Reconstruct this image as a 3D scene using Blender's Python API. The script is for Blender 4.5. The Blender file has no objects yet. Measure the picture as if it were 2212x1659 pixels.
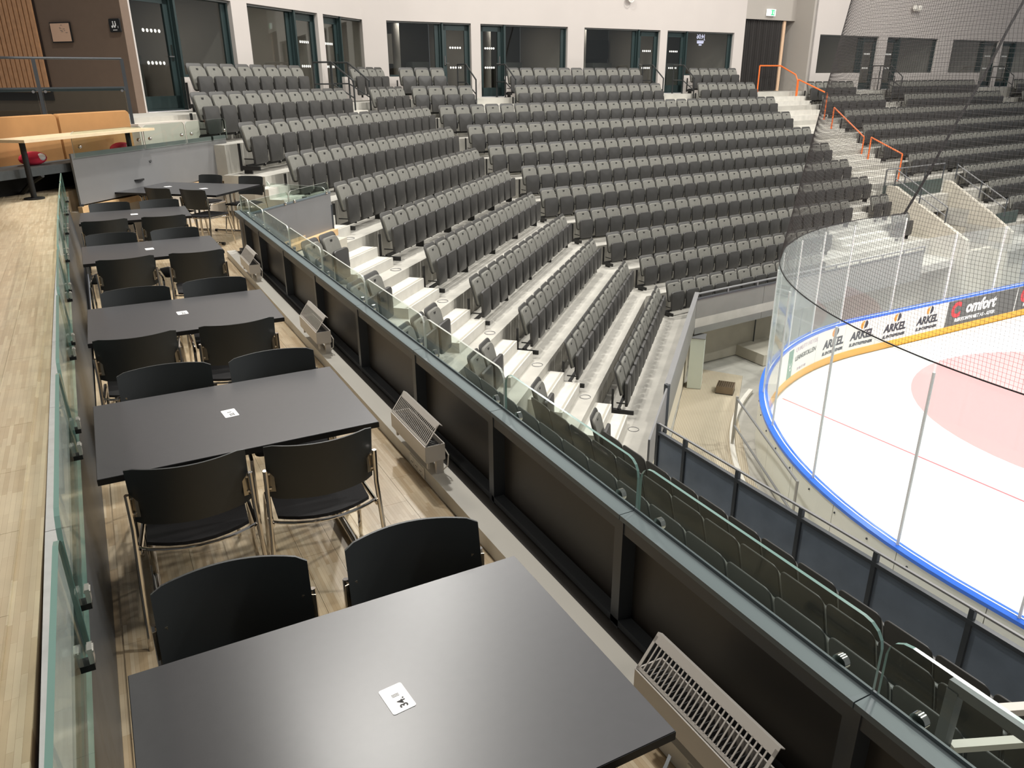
import bpy, math, random
from mathutils import Vector, Matrix
random.seed(7)
S = bpy.context.scene
COL = S.collection
PI = math.pi

# ------------------------------------------------------------------ camera
PITCH, YAW, ROLL, FPX, CZ = .3800, .4840, -.0059, 1657.3, 2.256
cam_d = bpy.data.cameras.new('camera'); cam = bpy.data.objects.new('camera', cam_d); COL.objects.link(cam)
fw = Vector((math.sin(YAW)*math.cos(PITCH), math.cos(YAW)*math.cos(PITCH), -math.sin(PITCH)))
rt = Vector((math.cos(YAW), -math.sin(YAW), 0)); up = rt.cross(fw)
r2 = rt*math.cos(ROLL)+up*math.sin(ROLL); u2 = up*math.cos(ROLL)-rt*math.sin(ROLL)
cam.matrix_world = Matrix(((r2.x, u2.x, -fw.x, 0), (r2.y, u2.y, -fw.y, 0), (r2.z, u2.z, -fw.z, CZ), (0, 0, 0, 1)))
cam_d.sensor_width = 36; cam_d.lens = FPX/2212*36; cam_d.clip_start = .05; cam_d.clip_end = 200
S.camera = cam
# ------------------------------------------------------------------ world, lights, exposure
w = bpy.data.worlds.new('world'); S.world = w; w.use_nodes = True
w.node_tree.nodes['Background'].inputs[0].default_value = (.93, .95, 1, 1)
w.node_tree.nodes['Background'].inputs[1].default_value = .23
S.view_settings.view_transform = 'Standard'; S.view_settings.look = 'None'
S.view_settings.exposure = .0; S.view_settings.gamma = 1; S.view_settings.use_curve_mapping = False
def area(name, loc, power, size, color=(1, .97, .92), target=None, sy=None):
    d = bpy.data.lights.new(name, 'AREA'); d.energy = power; d.color = color
    d.shape = 'RECTANGLE' if sy else 'DISK'; d.size = size
    if sy: d.size_y = sy
    o = bpy.data.objects.new(name, d); COL.objects.link(o); o.location = loc
    tg = Vector(target) if target else Vector((loc[0], loc[1], -5))
    o.rotation_euler = (tg-Vector(loc)).to_track_quat('-Z', 'Y').to_euler()
    return o
for i, (x, y, p) in enumerate(((14, -1, 1500), (20, 3, 1900), (14, 7, 1400), (22, 9, 1700), (30, 5, 1700))):
    area('arena_light', (x, y, 12.5), p, .9)
for i, (x, y, p, t) in enumerate(((2.5, 10, 700, (6, 8, -3)), (5.5, 15, 760, (8, 12, -2)), (11, 19, 680, (12, 17, -1)), (19, 19, 620, (21, 18, -1)), (28, 19, 560, (29, 18, -1)))):
    area('stand_light', (x, y, 10.5), p, .6, target=t)
for x, y, p in ((-1.6, 3, 30), (-1.8, 7.5, 30), (-1.9, 12.5, 32)):
    area('lounge_light', (x, y, 3.85), p, .35, color=(1, .9, .78))
for x, y, p in ((1.9, 2.0, 40), (1.7, 6.0, 40), (1.7, 10, 30)):
    area('gallery_light', (x, y, 5.8), p, .5, color=(1, .93, .82), target=(x-.9, y, 0))

# ------------------------------------------------------------------ materials
def lin(c): return tuple((v/12.92 if v <= .04045 else ((v+.055)/1.055)**2.4) for v in c)
def rgb(r, g, b): return (*lin((r/255, g/255, b/255)), 1)
def mat(name, col, rough=.5, metal=0, spec=.5, noise=0, nscale=8, bump=0, bscale=60, emit=0, coat=0):
    m = bpy.data.materials.new(name); m.use_nodes = True; nt = m.node_tree; b = nt.nodes['Principled BSDF']
    b.inputs['Base Color'].default_value = col; b.inputs['Roughness'].default_value = rough
    b.inputs['Metallic'].default_value = metal; b.inputs['Specular IOR Level'].default_value = spec
    b.inputs['Coat Weight'].default_value = coat
    tc = nt.nodes.new('ShaderNodeTexCoord')
    if noise:
        n = nt.nodes.new('ShaderNodeTexNoise'); n.inputs['Scale'].default_value = nscale; n.inputs['Detail'].default_value = 6
        nt.links.new(tc.outputs['Object'], n.inputs['Vector'])
        cr = nt.nodes.new('ShaderNodeMapRange'); cr.inputs['From Min'].default_value = .3; cr.inputs['From Max'].default_value = .7
        cr.inputs['To Min'].default_value = 1-noise; cr.inputs['To Max'].default_value = 1+noise
        nt.links.new(n.outputs['Fac'], cr.inputs['Value'])
        mx = nt.nodes.new('ShaderNodeVectorMath'); mx.operation = 'SCALE'; mx.inputs[0].default_value = col[:3]
        nt.links.new(cr.outputs[0], mx.inputs['Scale']); nt.links.new(mx.outputs[0], b.inputs['Base Color'])
    if bump:
        n2 = nt.nodes.new('ShaderNodeTexNoise'); n2.inputs['Scale'].default_value = bscale; n2.inputs['Detail'].default_value = 4
        nt.links.new(tc.outputs['Object'], n2.inputs['Vector'])
        bp = nt.nodes.new('ShaderNodeBump'); bp.inputs['Strength'].default_value = bump; bp.inputs['Distance'].default_value = .01
        nt.links.new(n2.outputs['Fac'], bp.inputs['Height']); nt.links.new(bp.outputs[0], b.inputs['Normal'])
    if emit:
        b.inputs['Emission Color'].default_value = col; b.inputs['Emission Strength'].default_value = emit
    return m
def glass(name, tint=(.93, .97, .95), refl=.08, rough=.02, haze=0, hcol=(.8, .85, .85)):
    m = bpy.data.materials.new(name); m.use_nodes = True; nt = m.node_tree; nt.nodes.clear()
    o = nt.nodes.new('ShaderNodeOutputMaterial'); t = nt.nodes.new('ShaderNodeBsdfTransparent'); t.inputs[0].default_value = (*tint, 1)
    g = nt.nodes.new('ShaderNodeBsdfGlossy'); g.inputs['Roughness'].default_value = rough; g.inputs[0].default_value = (.95, 1, .98, 1)
    f = nt.nodes.new('ShaderNodeLayerWeight'); f.inputs['Blend'].default_value = .5
    pw = nt.nodes.new('ShaderNodeMath'); pw.operation = 'POWER'; pw.inputs[1].default_value = 5; nt.links.new(f.outputs['Facing'], pw.inputs[0])
    ad = nt.nodes.new('ShaderNodeMath'); ad.operation = 'MULTIPLY_ADD'; ad.inputs[1].default_value = .5; ad.inputs[2].default_value = refl*.5
    nt.links.new(pw.outputs[0], ad.inputs[0])
    mx = nt.nodes.new('ShaderNodeMixShader'); nt.links.new(ad.outputs[0], mx.inputs[0]); nt.links.new(t.outputs[0], mx.inputs[1]); nt.links.new(g.outputs[0], mx.inputs[2])
    last = mx
    if haze:
        d = nt.nodes.new('ShaderNodeBsdfDiffuse'); d.inputs[0].default_value = (*hcol, 1)
        m2 = nt.nodes.new('ShaderNodeMixShader'); m2.inputs[0].default_value = haze
        nt.links.new(mx.outputs[0], m2.inputs[1]); nt.links.new(d.outputs[0], m2.inputs[2]); last = m2
    nt.links.new(last.outputs[0], o.inputs[0]); return m
def parquet(name, c1, c2, c3, rough=.42):
    m = bpy.data.materials.new(name); m.use_nodes = True; nt = m.node_tree; b = nt.nodes['Principled BSDF']; b.inputs['Roughness'].default_value = rough
    gm = nt.nodes.new('ShaderNodeNewGeometry'); mp = nt.nodes.new('ShaderNodeMapping'); mp.inputs['Rotation'].default_value = (0, 0, PI/2)
    nt.links.new(gm.outputs['Position'], mp.inputs[0])
    br = nt.nodes.new('ShaderNodeTexBrick'); br.inputs['Scale'].default_value = 1; br.inputs['Brick Width'].default_value = .235; br.inputs['Row Height'].default_value = .0165
    br.inputs['Mortar Size'].default_value = .0003; br.offset = .37; br.offset_frequency = 3; br.squash = .8; br.squash_frequency = 5
    br.inputs['Color1'].default_value = c1; br.inputs['Color2'].default_value = c2; br.inputs['Mortar'].default_value = c3; br.inputs['Bias'].default_value = .05
    nt.links.new(mp.outputs[0], br.inputs['Vector'])
    n = nt.nodes.new('ShaderNodeTexNoise'); n.inputs['Scale'].default_value = 7; n.inputs['Detail'].default_value = 8
    nt.links.new(gm.outputs['Position'], n.inputs['Vector'])
    mr = nt.nodes.new('ShaderNodeMapRange'); mr.inputs['To Min'].default_value = .8; mr.inputs['To Max'].default_value = 1.2
    nt.links.new(n.outputs['Fac'], mr.inputs['Value'])
    sc = nt.nodes.new('ShaderNodeVectorMath'); sc.operation = 'SCALE'; nt.links.new(br.outputs['Color'], sc.inputs[0]); nt.links.new(mr.outputs[0], sc.inputs['Scale'])
    nt.links.new(sc.outputs[0], b.inputs['Base Color']); return m
def ribbed(name, c1, c2, scale, ang):
    m = bpy.data.materials.new(name); m.use_nodes = True; nt = m.node_tree; b = nt.nodes['Principled BSDF']; b.inputs['Roughness'].default_value = .6
    gm = nt.nodes.new('ShaderNodeNewGeometry'); mp = nt.nodes.new('ShaderNodeMapping'); mp.inputs['Rotation'].default_value = (0, 0, ang)
    nt.links.new(gm.outputs['Position'], mp.inputs[0])
    wv = nt.nodes.new('ShaderNodeTexWave'); wv.inputs['Scale'].default_value = scale; wv.inputs['Distortion'].default_value = .3
    nt.links.new(mp.outputs[0], wv.inputs['Vector'])
    mx = nt.nodes.new('ShaderNodeMix'); mx.data_type = 'RGBA'; mx.inputs[6].default_value = c1; mx.inputs[7].default_value = c2
    nt.links.new(wv.outputs['Fac'], mx.inputs[0]); nt.links.new(mx.outputs[2], b.inputs['Base Color']); return m
concrete = mat('concrete', rgb(176, 173, 164), .75, noise=.12, nscale=2.2, bump=.15, bscale=40)
concrete_step = mat('concrete_step', rgb(198, 195, 186), .75, noise=.07, nscale=5, bump=.12, bscale=60)
step_strip = mat('step_nosing', rgb(168, 164, 152), .7)
concrete_wall = mat('concrete_wall', rgb(186, 180, 166), .8, noise=.09, nscale=1.6, bump=.2, bscale=20)
wood_floor = parquet('oak_parquet', rgb(206, 190, 162), rgb(186, 166, 136), rgb(156, 132, 102))
wood_floor2 = parquet('oak_parquet_gallery', rgb(202, 186, 158), rgb(180, 158, 126), rgb(142, 118, 88), .32)
white_wall = mat('plaster_light', rgb(188, 181, 175), .85, noise=.02, nscale=1)
grey_wall = mat('plaster_grey', rgb(160, 154, 146), .85)
brown_wall = mat('paint_brown', rgb(112, 94, 80), .8, noise=.03)
slat_wood = mat('slat_wood', rgb(196, 148, 108), .55, noise=.12, nscale=10)
dark_gap = mat('dark_backing', rgb(38, 26, 20), .9)
steel_dark = mat('painted_steel_dark', rgb(62, 66, 70), .38, 0, .5, noise=.04, nscale=3)
steel_grey = mat('painted_steel_grey', rgb(122, 122, 122), .45, noise=.03, nscale=3)
rail_cap_m = mat('rail_cap_steel', rgb(96, 106, 110), .5, 0)
panel_black = mat('parapet_panel_black', rgb(46, 43, 40), .42, noise=.12, nscale=2)
ledge_m = mat('ledge_laminate', rgb(206, 203, 194), .4)
silver = mat('brushed_ledge', rgb(206, 203, 205), .35, 0, noise=.06, nscale=20)
chrome = mat('chrome', rgb(214, 208, 200), .12, 1)
clip_m = mat('clip_satin', rgb(214, 212, 206), .2, .7)
chrome_pl = mat('chrome_plate', rgb(178, 168, 150), .25, .9)
chair_black = mat('chair_plastic_black', rgb(34, 38, 39), .48, spec=.6)
chair_seat = mat('chair_seat_fabric', rgb(20, 19, 21), .85, bump=.2, bscale=300)
table_top_m = mat('table_laminate', rgb(72, 72, 74), .34, spec=.55, noise=.03, nscale=30)
table_edge_m = mat('table_edge_black', rgb(16, 16, 17), .4)
rubber = mat('rubber_black', rgb(14, 14, 14), .6)
card_m = mat('white_card', rgb(236, 236, 236), .5)
ink = mat('black_ink', rgb(16, 16, 16), .6)
rad_white = mat('radiator_enamel', rgb(208, 203, 196), .4)
rad_fin = mat('radiator_fins', rgb(130, 130, 130), .4, .5)
white_pl = mat('white_plastic', rgb(222, 218, 208), .4)
pad_m = mat('seat_pad_fabric', rgb(114, 113, 106), .85, noise=.06, nscale=12, bump=.15, bscale=200)
shell_m = mat('seat_shell', rgb(58, 57, 54), .5, noise=.05, nscale=6)
pan_m = mat('seat_pan_shell', rgb(62, 61, 59), .42, noise=.05, nscale=6)
badge_m = mat('seat_badge', rgb(50, 50, 48), .5)
seat_black = mat('seat_mechanism_black', rgb(20, 20, 20), .5)
bolt_m = mat('zinc_bolt', rgb(210, 208, 204), .3, .8)
glass_m = glass('balustrade_glass', (.84, .885, .865), .035)
glass_edge = mat('glass_edge_teal', rgb(120, 152, 144), .2, spec=.8)
glass_edge_l = mat('glass_edge_light', rgb(196, 200, 192), .2, spec=.8)
rink_glass = glass('rink_acrylic', (.93, .95, .95), .07, .03, haze=.09)
win_glass = glass('window_glass', (.72, .74, .73), .14, .02)
frame_dark = mat('window_frame_dark', rgb(38, 52, 52), .4)
frame_mid = mat('window_frame_mid', rgb(112, 114, 112), .5)
dot_white = mat('dot_white', rgb(245, 245, 240), .6)
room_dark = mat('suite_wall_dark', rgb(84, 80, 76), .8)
room_light = mat('suite_wall_light', rgb(186, 178, 170), .8)
tv_m = mat('tv_black', rgb(24, 26, 27), .3)
sign_green = mat('sign_green', rgb(60, 190, 120), .5, emit=.6)
sign_white = mat('sign_white', rgb(240, 244, 240), .5, emit=.5)
logo_glow = mat('lit_logo', rgb(232, 228, 255), .5, emit=1.2)
curtain_m = mat('curtain_black', rgb(44, 41, 39), .8, noise=.05)
wood_trim = mat('wood_trim', rgb(206, 172, 128), .5, noise=.1, nscale=10)
orange_m = mat('orange_powder_coat', rgb(232, 112, 48), .4)
rail_black = mat('rail_black', rgb(44, 46, 46), .4)
rail_steel = mat('rail_steel', rgb(170, 168, 164), .35, .6)
ice_m = mat('ice', rgb(248, 248, 248), .18, spec=.4)
ice_pink = mat('ice_paint_pink', rgb(236, 172, 172), .2)
ice_red = mat('ice_paint_red', rgb(214, 120, 126), .2)
board_white = mat('board_white', rgb(236, 234, 226), .3)
board_out = mat('board_outer_white', rgb(222, 222, 212), .4)
board_blue = mat('board_rail_blue', rgb(48, 108, 214), .25)
kick_yellow = mat('board_kick_yellow', rgb(240, 176, 48), .35)
banner_grey = mat('banner_grey', rgb(92, 92, 90), .5)
banner_green = mat('banner_green', rgb(120, 158, 140), .5)
txt_dark = mat('lettering_navy', rgb(48, 50, 62), .5)
txt_white = mat('lettering_white', rgb(244, 244, 244), .5)
txt_red = mat('lettering_red', rgb(214, 60, 66), .5)
txt_orange = mat('lettering_orange', rgb(226, 152, 64), .5)
txt_lilac = mat('lettering_lilac', rgb(206, 190, 200), .5)
txt_grey = mat('lettering_grey', rgb(96, 100, 96), .5)
net_m = mat('net_black', rgb(44, 38, 36), .8)
rope_m = mat('rope_black', rgb(24, 22, 22), .8)
navy_panel = mat('parapet_panel_navy', rgb(112, 123, 136), .3, noise=.12, nscale=3)
fascia_m = mat('fascia_grey', rgb(124, 124, 118), .5, noise=.02)
green_panel = mat('panel_dark_green', rgb(70, 80, 76), .5)
stripe_floor = ribbed('striped_sheet', rgb(200, 190, 168), rgb(158, 144, 122), 9, .80)  # two-tone colour stripes for the walkway floor
grating_m = ribbed('grating_green', rgb(228, 232, 222), rgb(128, 148, 134), 2.6, -.2)
bench_tan = mat('upholstery_tan', rgb(172, 126, 76), .8, noise=.04)
bench_grey = mat('upholstery_grey', rgb(74, 78, 80), .9, noise=.06, nscale=20)
oak_top = mat('oak_table', rgb(222, 202, 168), .4, noise=.06, nscale=10)
red_fab = mat('red_fabric', rgb(206, 44, 72), .8)
paper = mat('paper_print', rgb(212, 176, 150), .7)
warm_strip = mat('floor_plate', rgb(198, 190, 178), .6)

# ------------------------------------------------------------------ mesh helpers
class M:
    def __init__(s): s.v = []; s.f = []; s.mi = []
    def add(s, vs, fs, mi=0):
        n = len(s.v); s.v += [tuple(p) for p in vs]; s.f += [tuple(i+n for i in f) for f in fs]; s.mi += [mi]*len(fs); return s
    def box(s, c, d, rz=0, mi=0, T=None):
        x, y, z = d[0]/2, d[1]/2, d[2]/2; co, si = math.cos(rz), math.sin(rz); vs = []
        for a in (-1, 1):
            for b in (-1, 1):
                for e in (-1, 1):
                    px, py, pz = a*x, b*y, e*z
                    p = Vector((c[0]+px*co-py*si, c[1]+px*si+py*co, c[2]+pz)); vs.append(T @ p if T else p)
        return s.add(vs, [(0, 1, 3, 2), (4, 6, 7, 5), (0, 4, 5, 1), (2, 3, 7, 6), (0, 2, 6, 4), (1, 5, 7, 3)], mi)
    def span(s, a, b, wd, z0, z1, mi=0):           # vertical board between plan points a and b
        dx, dy = b[0]-a[0], b[1]-a[1]; L = math.hypot(dx, dy)
        return s.box(((a[0]+b[0])/2, (a[1]+b[1])/2, (z0+z1)/2), (L, wd, z1-z0), math.atan2(dy, dx), mi)
    def prism(s, pts, z0, z1, mi=0):
        n = len(pts); ar = sum(pts[i][0]*pts[(i+1) % n][1]-pts[(i+1) % n][0]*pts[i][1] for i in range(n))
        if ar < 0: pts = pts[::-1]
        vs = [(p[0], p[1], z0) for p in pts]+[(p[0], p[1], z1) for p in pts]
        fs = [tuple(range(n-1, -1, -1)), tuple(range(n, 2*n))]+[(i, (i+1) % n, n+(i+1) % n, n+i) for i in range(n)]
        return s.add(vs, fs, mi)
    def tube(s, pts, r, n=8, mi=0, caps=True):
        pts = [Vector(p) for p in pts]; rings = []; prev = None
        for i, p in enumerate(pts):
            t = (pts[min(i+1, len(pts)-1)]-pts[max(i-1, 0)]).normalized()
            a = prev if prev else (Vector((0, 0, 1)) if abs(t.z) < .9 else Vector((1, 0, 0)))
            a = (a-t*a.dot(t)).normalized(); prev = a; b = t.cross(a)
            rr = r[i] if isinstance(r, (list, tuple)) else r
            rings.append([p+(a*math.cos(2*PI*k/n)+b*math.sin(2*PI*k/n))*rr for k in range(n)])
        vs = [q for rg in rings for q in rg]; fs = []
        for i in range(len(rings)-1):
            for k in range(n):
                fs.append((i*n+k, i*n+(k+1) % n, (i+1)*n+(k+1) % n, (i+1)*n+k))
        if caps: fs += [tuple(range(n-1, -1, -1)), tuple((len(rings)-1)*n+k for k in range(n))]
        return s.add(vs, fs, mi)
    def cyl(s, c, r, h, n=16, mi=0, axis='z'):
        d = {'z': (0, 0, h/2), 'x': (h/2, 0, 0), 'y': (0, h/2, 0)}[axis]; c = Vector(c); d = Vector(d)
        return s.tube([c-d, c+d], r, n, mi)
    def ell(s, c, r, n=10, m=6, mi=0):
        vs = []; fs = []
        for j in range(m+1):
            th = PI*j/m
            for i in range(n):
                ph = 2*PI*i/n; vs.append((c[0]+r[0]*math.sin(th)*math.cos(ph), c[1]+r[1]*math.sin(th)*math.sin(ph), c[2]+r[2]*math.cos(th)))
        for j in range(m):
            for i in range(n): fs.append((j*n+i, (j+1)*n+i, (j+1)*n+(i+1) % n, j*n+(i+1) % n))
        return s.add(vs, fs, mi)
    def slab(s, pts, th, fy, inset=.02, mi=0):      # outline (x,z), rounded edge, bent by fy(x,z)
        cx = sum(p[0] for p in pts)/len(pts); cz = sum(p[1] for p in pts)/len(pts); n = len(pts)
        def ring(sc, off, k):
            o = []
            for x, z in pts:
                dx, dz = x-cx, z-cz; L = math.hypot(dx, dz); q = max(0, (L*sc-k)/L) if L else 0
                X, Z = cx+dx*q, cz+dz*q; o.append((X, fy(X, Z)+off, Z))
            return o
        R = [ring(.5, 0, 0), ring(1, 0, inset), ring(1, th*.3, 0), ring(1, th*.75, 0), ring(1, th, inset*.6), ring(.5, th, 0)]
        vs = [p for r in R for p in r]+[(cx, fy(cx, cz), cz), (cx, fy(cx, cz)+th, cz)]; fs = []
        for i in range(5):
            for k in range(n): fs.append((i*n+k, i*n+(k+1) % n, (i+1)*n+(k+1) % n, (i+1)*n+k))
        for k in range(n):
            fs.append((6*n, (k+1) % n, k)); fs.append((6*n+1, 5*n+k, 5*n+(k+1) % n))
        return s.add(vs, fs, mi)
    def panel(s, W, z0, z1, th, fy, nx, nz, rc=0):    # curved sheet with clipped corners
        g = []
        for i in range(nx+1):
            x = -W/2+W*i/nx; e = max(0, abs(x)-(W/2-rc)); c = rc-math.sqrt(max(0, rc*rc-e*e)) if rc else 0
            for j in range(nz+1):
                z = z0+c+(z1-z0-2*c)*j/nz; g.append((x, fy(x, z), z))
        n = len(g); m = nz+1; vs = g+[(x, y+th, z) for x, y, z in g]; fs = []
        for i in range(nx):
            for j in range(nz):
                a, b, c, d = i*m+j, (i+1)*m+j, (i+1)*m+j+1, i*m+j+1; fs += [(a, b, c, d), (n+a, n+d, n+c, n+b)]
            fs += [(i*m, n+i*m, n+(i+1)*m, (i+1)*m), (i*m+nz, (i+1)*m+nz, n+(i+1)*m+nz, n+i*m+nz)]
        for j in range(nz): fs += [(j, j+1, n+j+1, n+j), (nx*m+j, n+nx*m+j, n+nx*m+j+1, nx*m+j+1)]
        return s.add(vs, fs)
    def xf(s, T, start=0):
        for i in range(start, len(s.v)): s.v[i] = tuple(T @ Vector(s.v[i]))
        return s
def mesh(name, mb, mats, smooth=False):
    me = bpy.data.meshes.new(name); me.from_pydata(mb.v, [], mb.f)
    for m in (mats if isinstance(mats, (list, tuple)) else [mats]): me.materials.append(m)
    if any(mb.mi): me.polygons.foreach_set('material_index', mb.mi)
    if smooth:
        me.polygons.foreach_set('use_smooth', [True]*len(me.polygons)); me.set_sharp_from_angle(angle=.7)
    me.update(); return me
def obj(name, mb, mats, parent=None, smooth=False):
    me = mb if isinstance(mb, bpy.types.Mesh) else mesh(name, mb, mats, smooth)
    o = bpy.data.objects.new(name, me); COL.objects.link(o)
    if parent: o.parent = parent
    return o
def tag(o, label, cat=None, group=None, kind=None):
    if label: o['label'] = label
    if cat: o['category'] = cat
    if group: o['group'] = group
    if kind: o['kind'] = kind
    return o
def thing(name, label, cat, loc=(0, 0, 0), rz=0, group=None):
    o = bpy.data.objects.new(name, None); o.empty_display_size = .1; COL.objects.link(o); o.location = loc; o.rotation_euler = (0, 0, rz)
    return tag(o, label, cat, group)
def struct(name, mb, m, parent=None, smooth=False):
    o = obj(name, mb, m, parent, smooth)
    if not parent: o['kind'] = 'structure'
    return o
kids = {}
def copy_tree(o, parent=None):
    c = o.copy(); COL.objects.link(c)
    if parent: c.parent = parent
    for ch in kids.get(o.name, ()): copy_tree(ch, c)
    return c
def reg(root):
    for ch in root.children_recursive: kids.setdefault(ch.parent.name, []).append(ch)
    return root
def rrect(w_, h_, r, z0=0, n=4, rb=None):           # rounded rectangle outline (x centred, z from z0)
    rb = r if rb is None else rb; pts = []
    for cx, cz, a0, rr in ((w_/2-r, z0+h_-r, 0, r), (-w_/2+r, z0+h_-r, PI/2, r), (-w_/2+rb, z0+rb, PI, rb), (w_/2-rb, z0+rb, 1.5*PI, rb)):
        for k in range(n+1):
            a = a0+PI/2*k/n; pts.append((cx+rr*math.cos(a), cz+rr*math.sin(a)))
    return pts
def text_mesh(txt, size, bold=0, ext=.002, shear=0, name='lettering'):
    c = bpy.data.curves.new('t', 'FONT'); c.body = txt; c.size = size; c.offset = bold; c.extrude = ext; c.shear = shear; c.align_x = 'CENTER'; c.align_y = 'CENTER'; c.resolution_u = 3
    o = bpy.data.objects.new('t', c); COL.objects.link(o)
    me = bpy.data.meshes.new_from_object(o.evaluated_get(bpy.context.evaluated_depsgraph_get())); me.name = name
    bpy.data.objects.remove(o); return me
ORD = 'first second third fourth fifth sixth seventh eighth ninth tenth eleventh twelfth thirteenth fourteenth fifteenth sixteenth seventeenth eighteenth nineteenth twentieth'.split()
def ordn(i):
    if i < 20: return ORD[i]
    return 'twenty-'+ORD[i-20] if i < 29 else 'thirtieth' if i == 29 else 'thirty-'+ORD[i-30]

# ------------------------------------------------------------------ bowl lattice
TT, RR = .8333, .49
SEC = {'A': (4.3895, 12.9895, .7926), 'B': (10.185, 18.345, .0966)}
def zk(k): return -.7675+(6-k)*RR
def lat(n, k, s, dv=0):
    ox, oy, az = SEC[n]; q = (k-6)*TT+dv
    return (ox+s*math.cos(az)+q*math.sin(az), oy+s*math.sin(az)-q*math.cos(az))
def dx_(k, dv=0): return 1.396+(k-6)*.8455+dv
def isect(p, a, q, b):
    d = math.cos(a)*math.sin(b)-math.sin(a)*math.cos(b); t = ((q[0]-p[0])*math.sin(b)-(q[1]-p[1])*math.cos(b))/d
    return (p[0]+t*math.cos(a), p[1]+t*math.sin(a))
def AB(k, dv): return isect(lat('A', k, 0, dv), SEC['A'][2], lat('B', k, 0, dv), SEC['B'][2])
def DA(k, dv): return isect((dx_(k, dv), 0), PI/2, lat('A', k, 0, dv), SEC['A'][2])

# ------------------------------------------------------------------ terraces
BACK, FRONT, F11 = -.30, .5333, .87
ter = M()
for k in range(1, 12):
    b0 = BACK if k > 1 else -.75; f0 = FRONT
    if k >= 7:
        back = [(dx_(k, b0), -5), DA(k, b0), AB(k, b0)]; front = [(dx_(k, f0), -5), DA(k, f0), AB(k, f0)]
    else:
        s0 = {1: -2.4, 2: -.45, 3: -.6, 4: -.95, 5: -.95, 6: -2.9}[k]
        back = [lat('A', k, s0, b0), AB(k, b0)]; front = [lat('A', k, s0, f0), AB(k, f0)]
    if k == 11: front = [(6.33, -5), isect((6.33, 0), PI/2, lat('A', 11, 0, .80), SEC['A'][2]), isect(lat('A', 11, 0, .80), SEC['A'][2], lat('B', 11, 0, .60), SEC['B'][2])]
    if k == 1: back[-1] = AB(1, -.75)
    if k < 9: segs = [(back+[lat('B', k, 36, b0)], front+[lat('B', k, 36, f0)])]
    else: segs = [(back+[lat('B', k, 13.4, b0)], front+[lat('B', k, 13.4, f0 if k < 11 else .6)]), ([lat('B', k, 17.1, b0), lat('B', k, 36, b0)], [lat('B', k, 17.1, f0), lat('B', k, 36, f0)])]
    for bk, fr in segs:
        t = M(); t.prism(bk+fr[::-1], zk(k)-(RR+.12 if k < 11 else .23), zk(k))
        o = obj('tread', t, concrete)
        if k == 1 and segs.index((bk, fr)) == 0: TER = thing('seating_terrace', None, None); TER['kind'] = 'structure'
        o.parent = TER
st = M()
def step(sec, k, s0, s1, b=BACK, d=.42, hh=None):
    p = [lat(sec, k, s0, b), lat(sec, k, s1, b), lat(sec, k, s1, b+d), lat(sec, k, s0, b+d)]
    for z0, z1, dd in ((.001, RR/3, .555), (RR/3, 2*RR/3, .278)):
        p = [lat(sec, k, s0, b), lat(sec, k, s1, b), lat(sec, k, s1, b+dd), lat(sec, k, s0, b+dd)]
        m_ = M(); m_.prism(p, zk(k)+z0, zk(k)+z1); q = zk(k)+z1
        m_.prism([lat(sec, k, s0+.02, b+dd-.06), lat(sec, k, s1-.02, b+dd-.06), lat(sec, k, s1-.02, b+dd-.025), lat(sec, k, s0+.02, b+dd-.025)], q, q+.003, 1)
        obj('step', m_, [concrete_step, step_strip], TER)
for k in range(6, 12): step('A', k, -1.72, -.42)
for k in (4, 5): step('A', k, -.95, -.3)
for k in range(2, 12):
    step('B', k, 13.2, 15.6) if k < 8 else step('B', k, 10.9 if k == 9 else 9.3 if k == 10 else 8.0, 11.8 if k > 8 else 13.3) if k > 8 else step('B', k, 13.2, 13.38)
for k in (2, 3): step('B', k, .45, 1.85); step('B', k, 8.0, 9.3)
step('A', 2, 5.3, 6.2); step('A', 3, 5.3, 6.2)
for k in (3, 4): step('B', k, 19.7, 20.7)
# aisle row number rings on the treads
for k in range(5, 12):
    x, y = lat('A', k, -.62, FRONT-.14); m_ = M()
    m_.tube([(x+.09*math.cos(a), y+.09*math.sin(a), zk(k)+.004) for a in [2*PI*i/14 for i in range(15)]], .006, 4)
    obj('row_number_ring', m_, steel_grey, TER)

# ------------------------------------------------------------------ gallery: floors, ledge, parapet wall
PL = [(-.281, -3.5), (-.281, 3.5), (-.299, 4.9), (-.31, 8.0), (-.331, 10.0), (-.34, 12.2)]          # foot of the partition
GL = [(-.262, -3.5), (-.262, 1.5), (-.276, 2.7), (-.303, 4.3), (-.34, 6.5), (-.372, 8.4), (-.40, 12.2)]     # its glass line
LL = [(-.335, -3.5), (-.342, 1.7), (-.367, 2.9), (-.387, 4.5), (-.407, 6.2), (-.429, 9.6), (-.45, 12.2)]     # far edge of its ledge
def interp(P, y):
    for (x0, y0), (x1, y1) in zip(P, P[1:]):
        if y <= y1: return x0+(x1-x0)*(y-y0)/(y1-y0)
    return P[-1][0]
def px_(y): return interp(GL, y)
def rx_(y): return 1.62 if y < 4 else 1.62-.06*(y-4)/7      # parapet line
E1, E2 = (-.275, 12.22), (2.175, 15.11)                        # end screen base line
P2a, P2b = (1.56, 10.93), (3.34, 12.74)
fl = M(); fl.prism([(-.33, -3.5), (1.7, -3.5), (1.62, 10.93), P2b, (2.6, 13.3), (2.3, 15.1), E2, E1], -.35, -.004)
floor = struct('floor', fl, wood_floor2)
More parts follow.
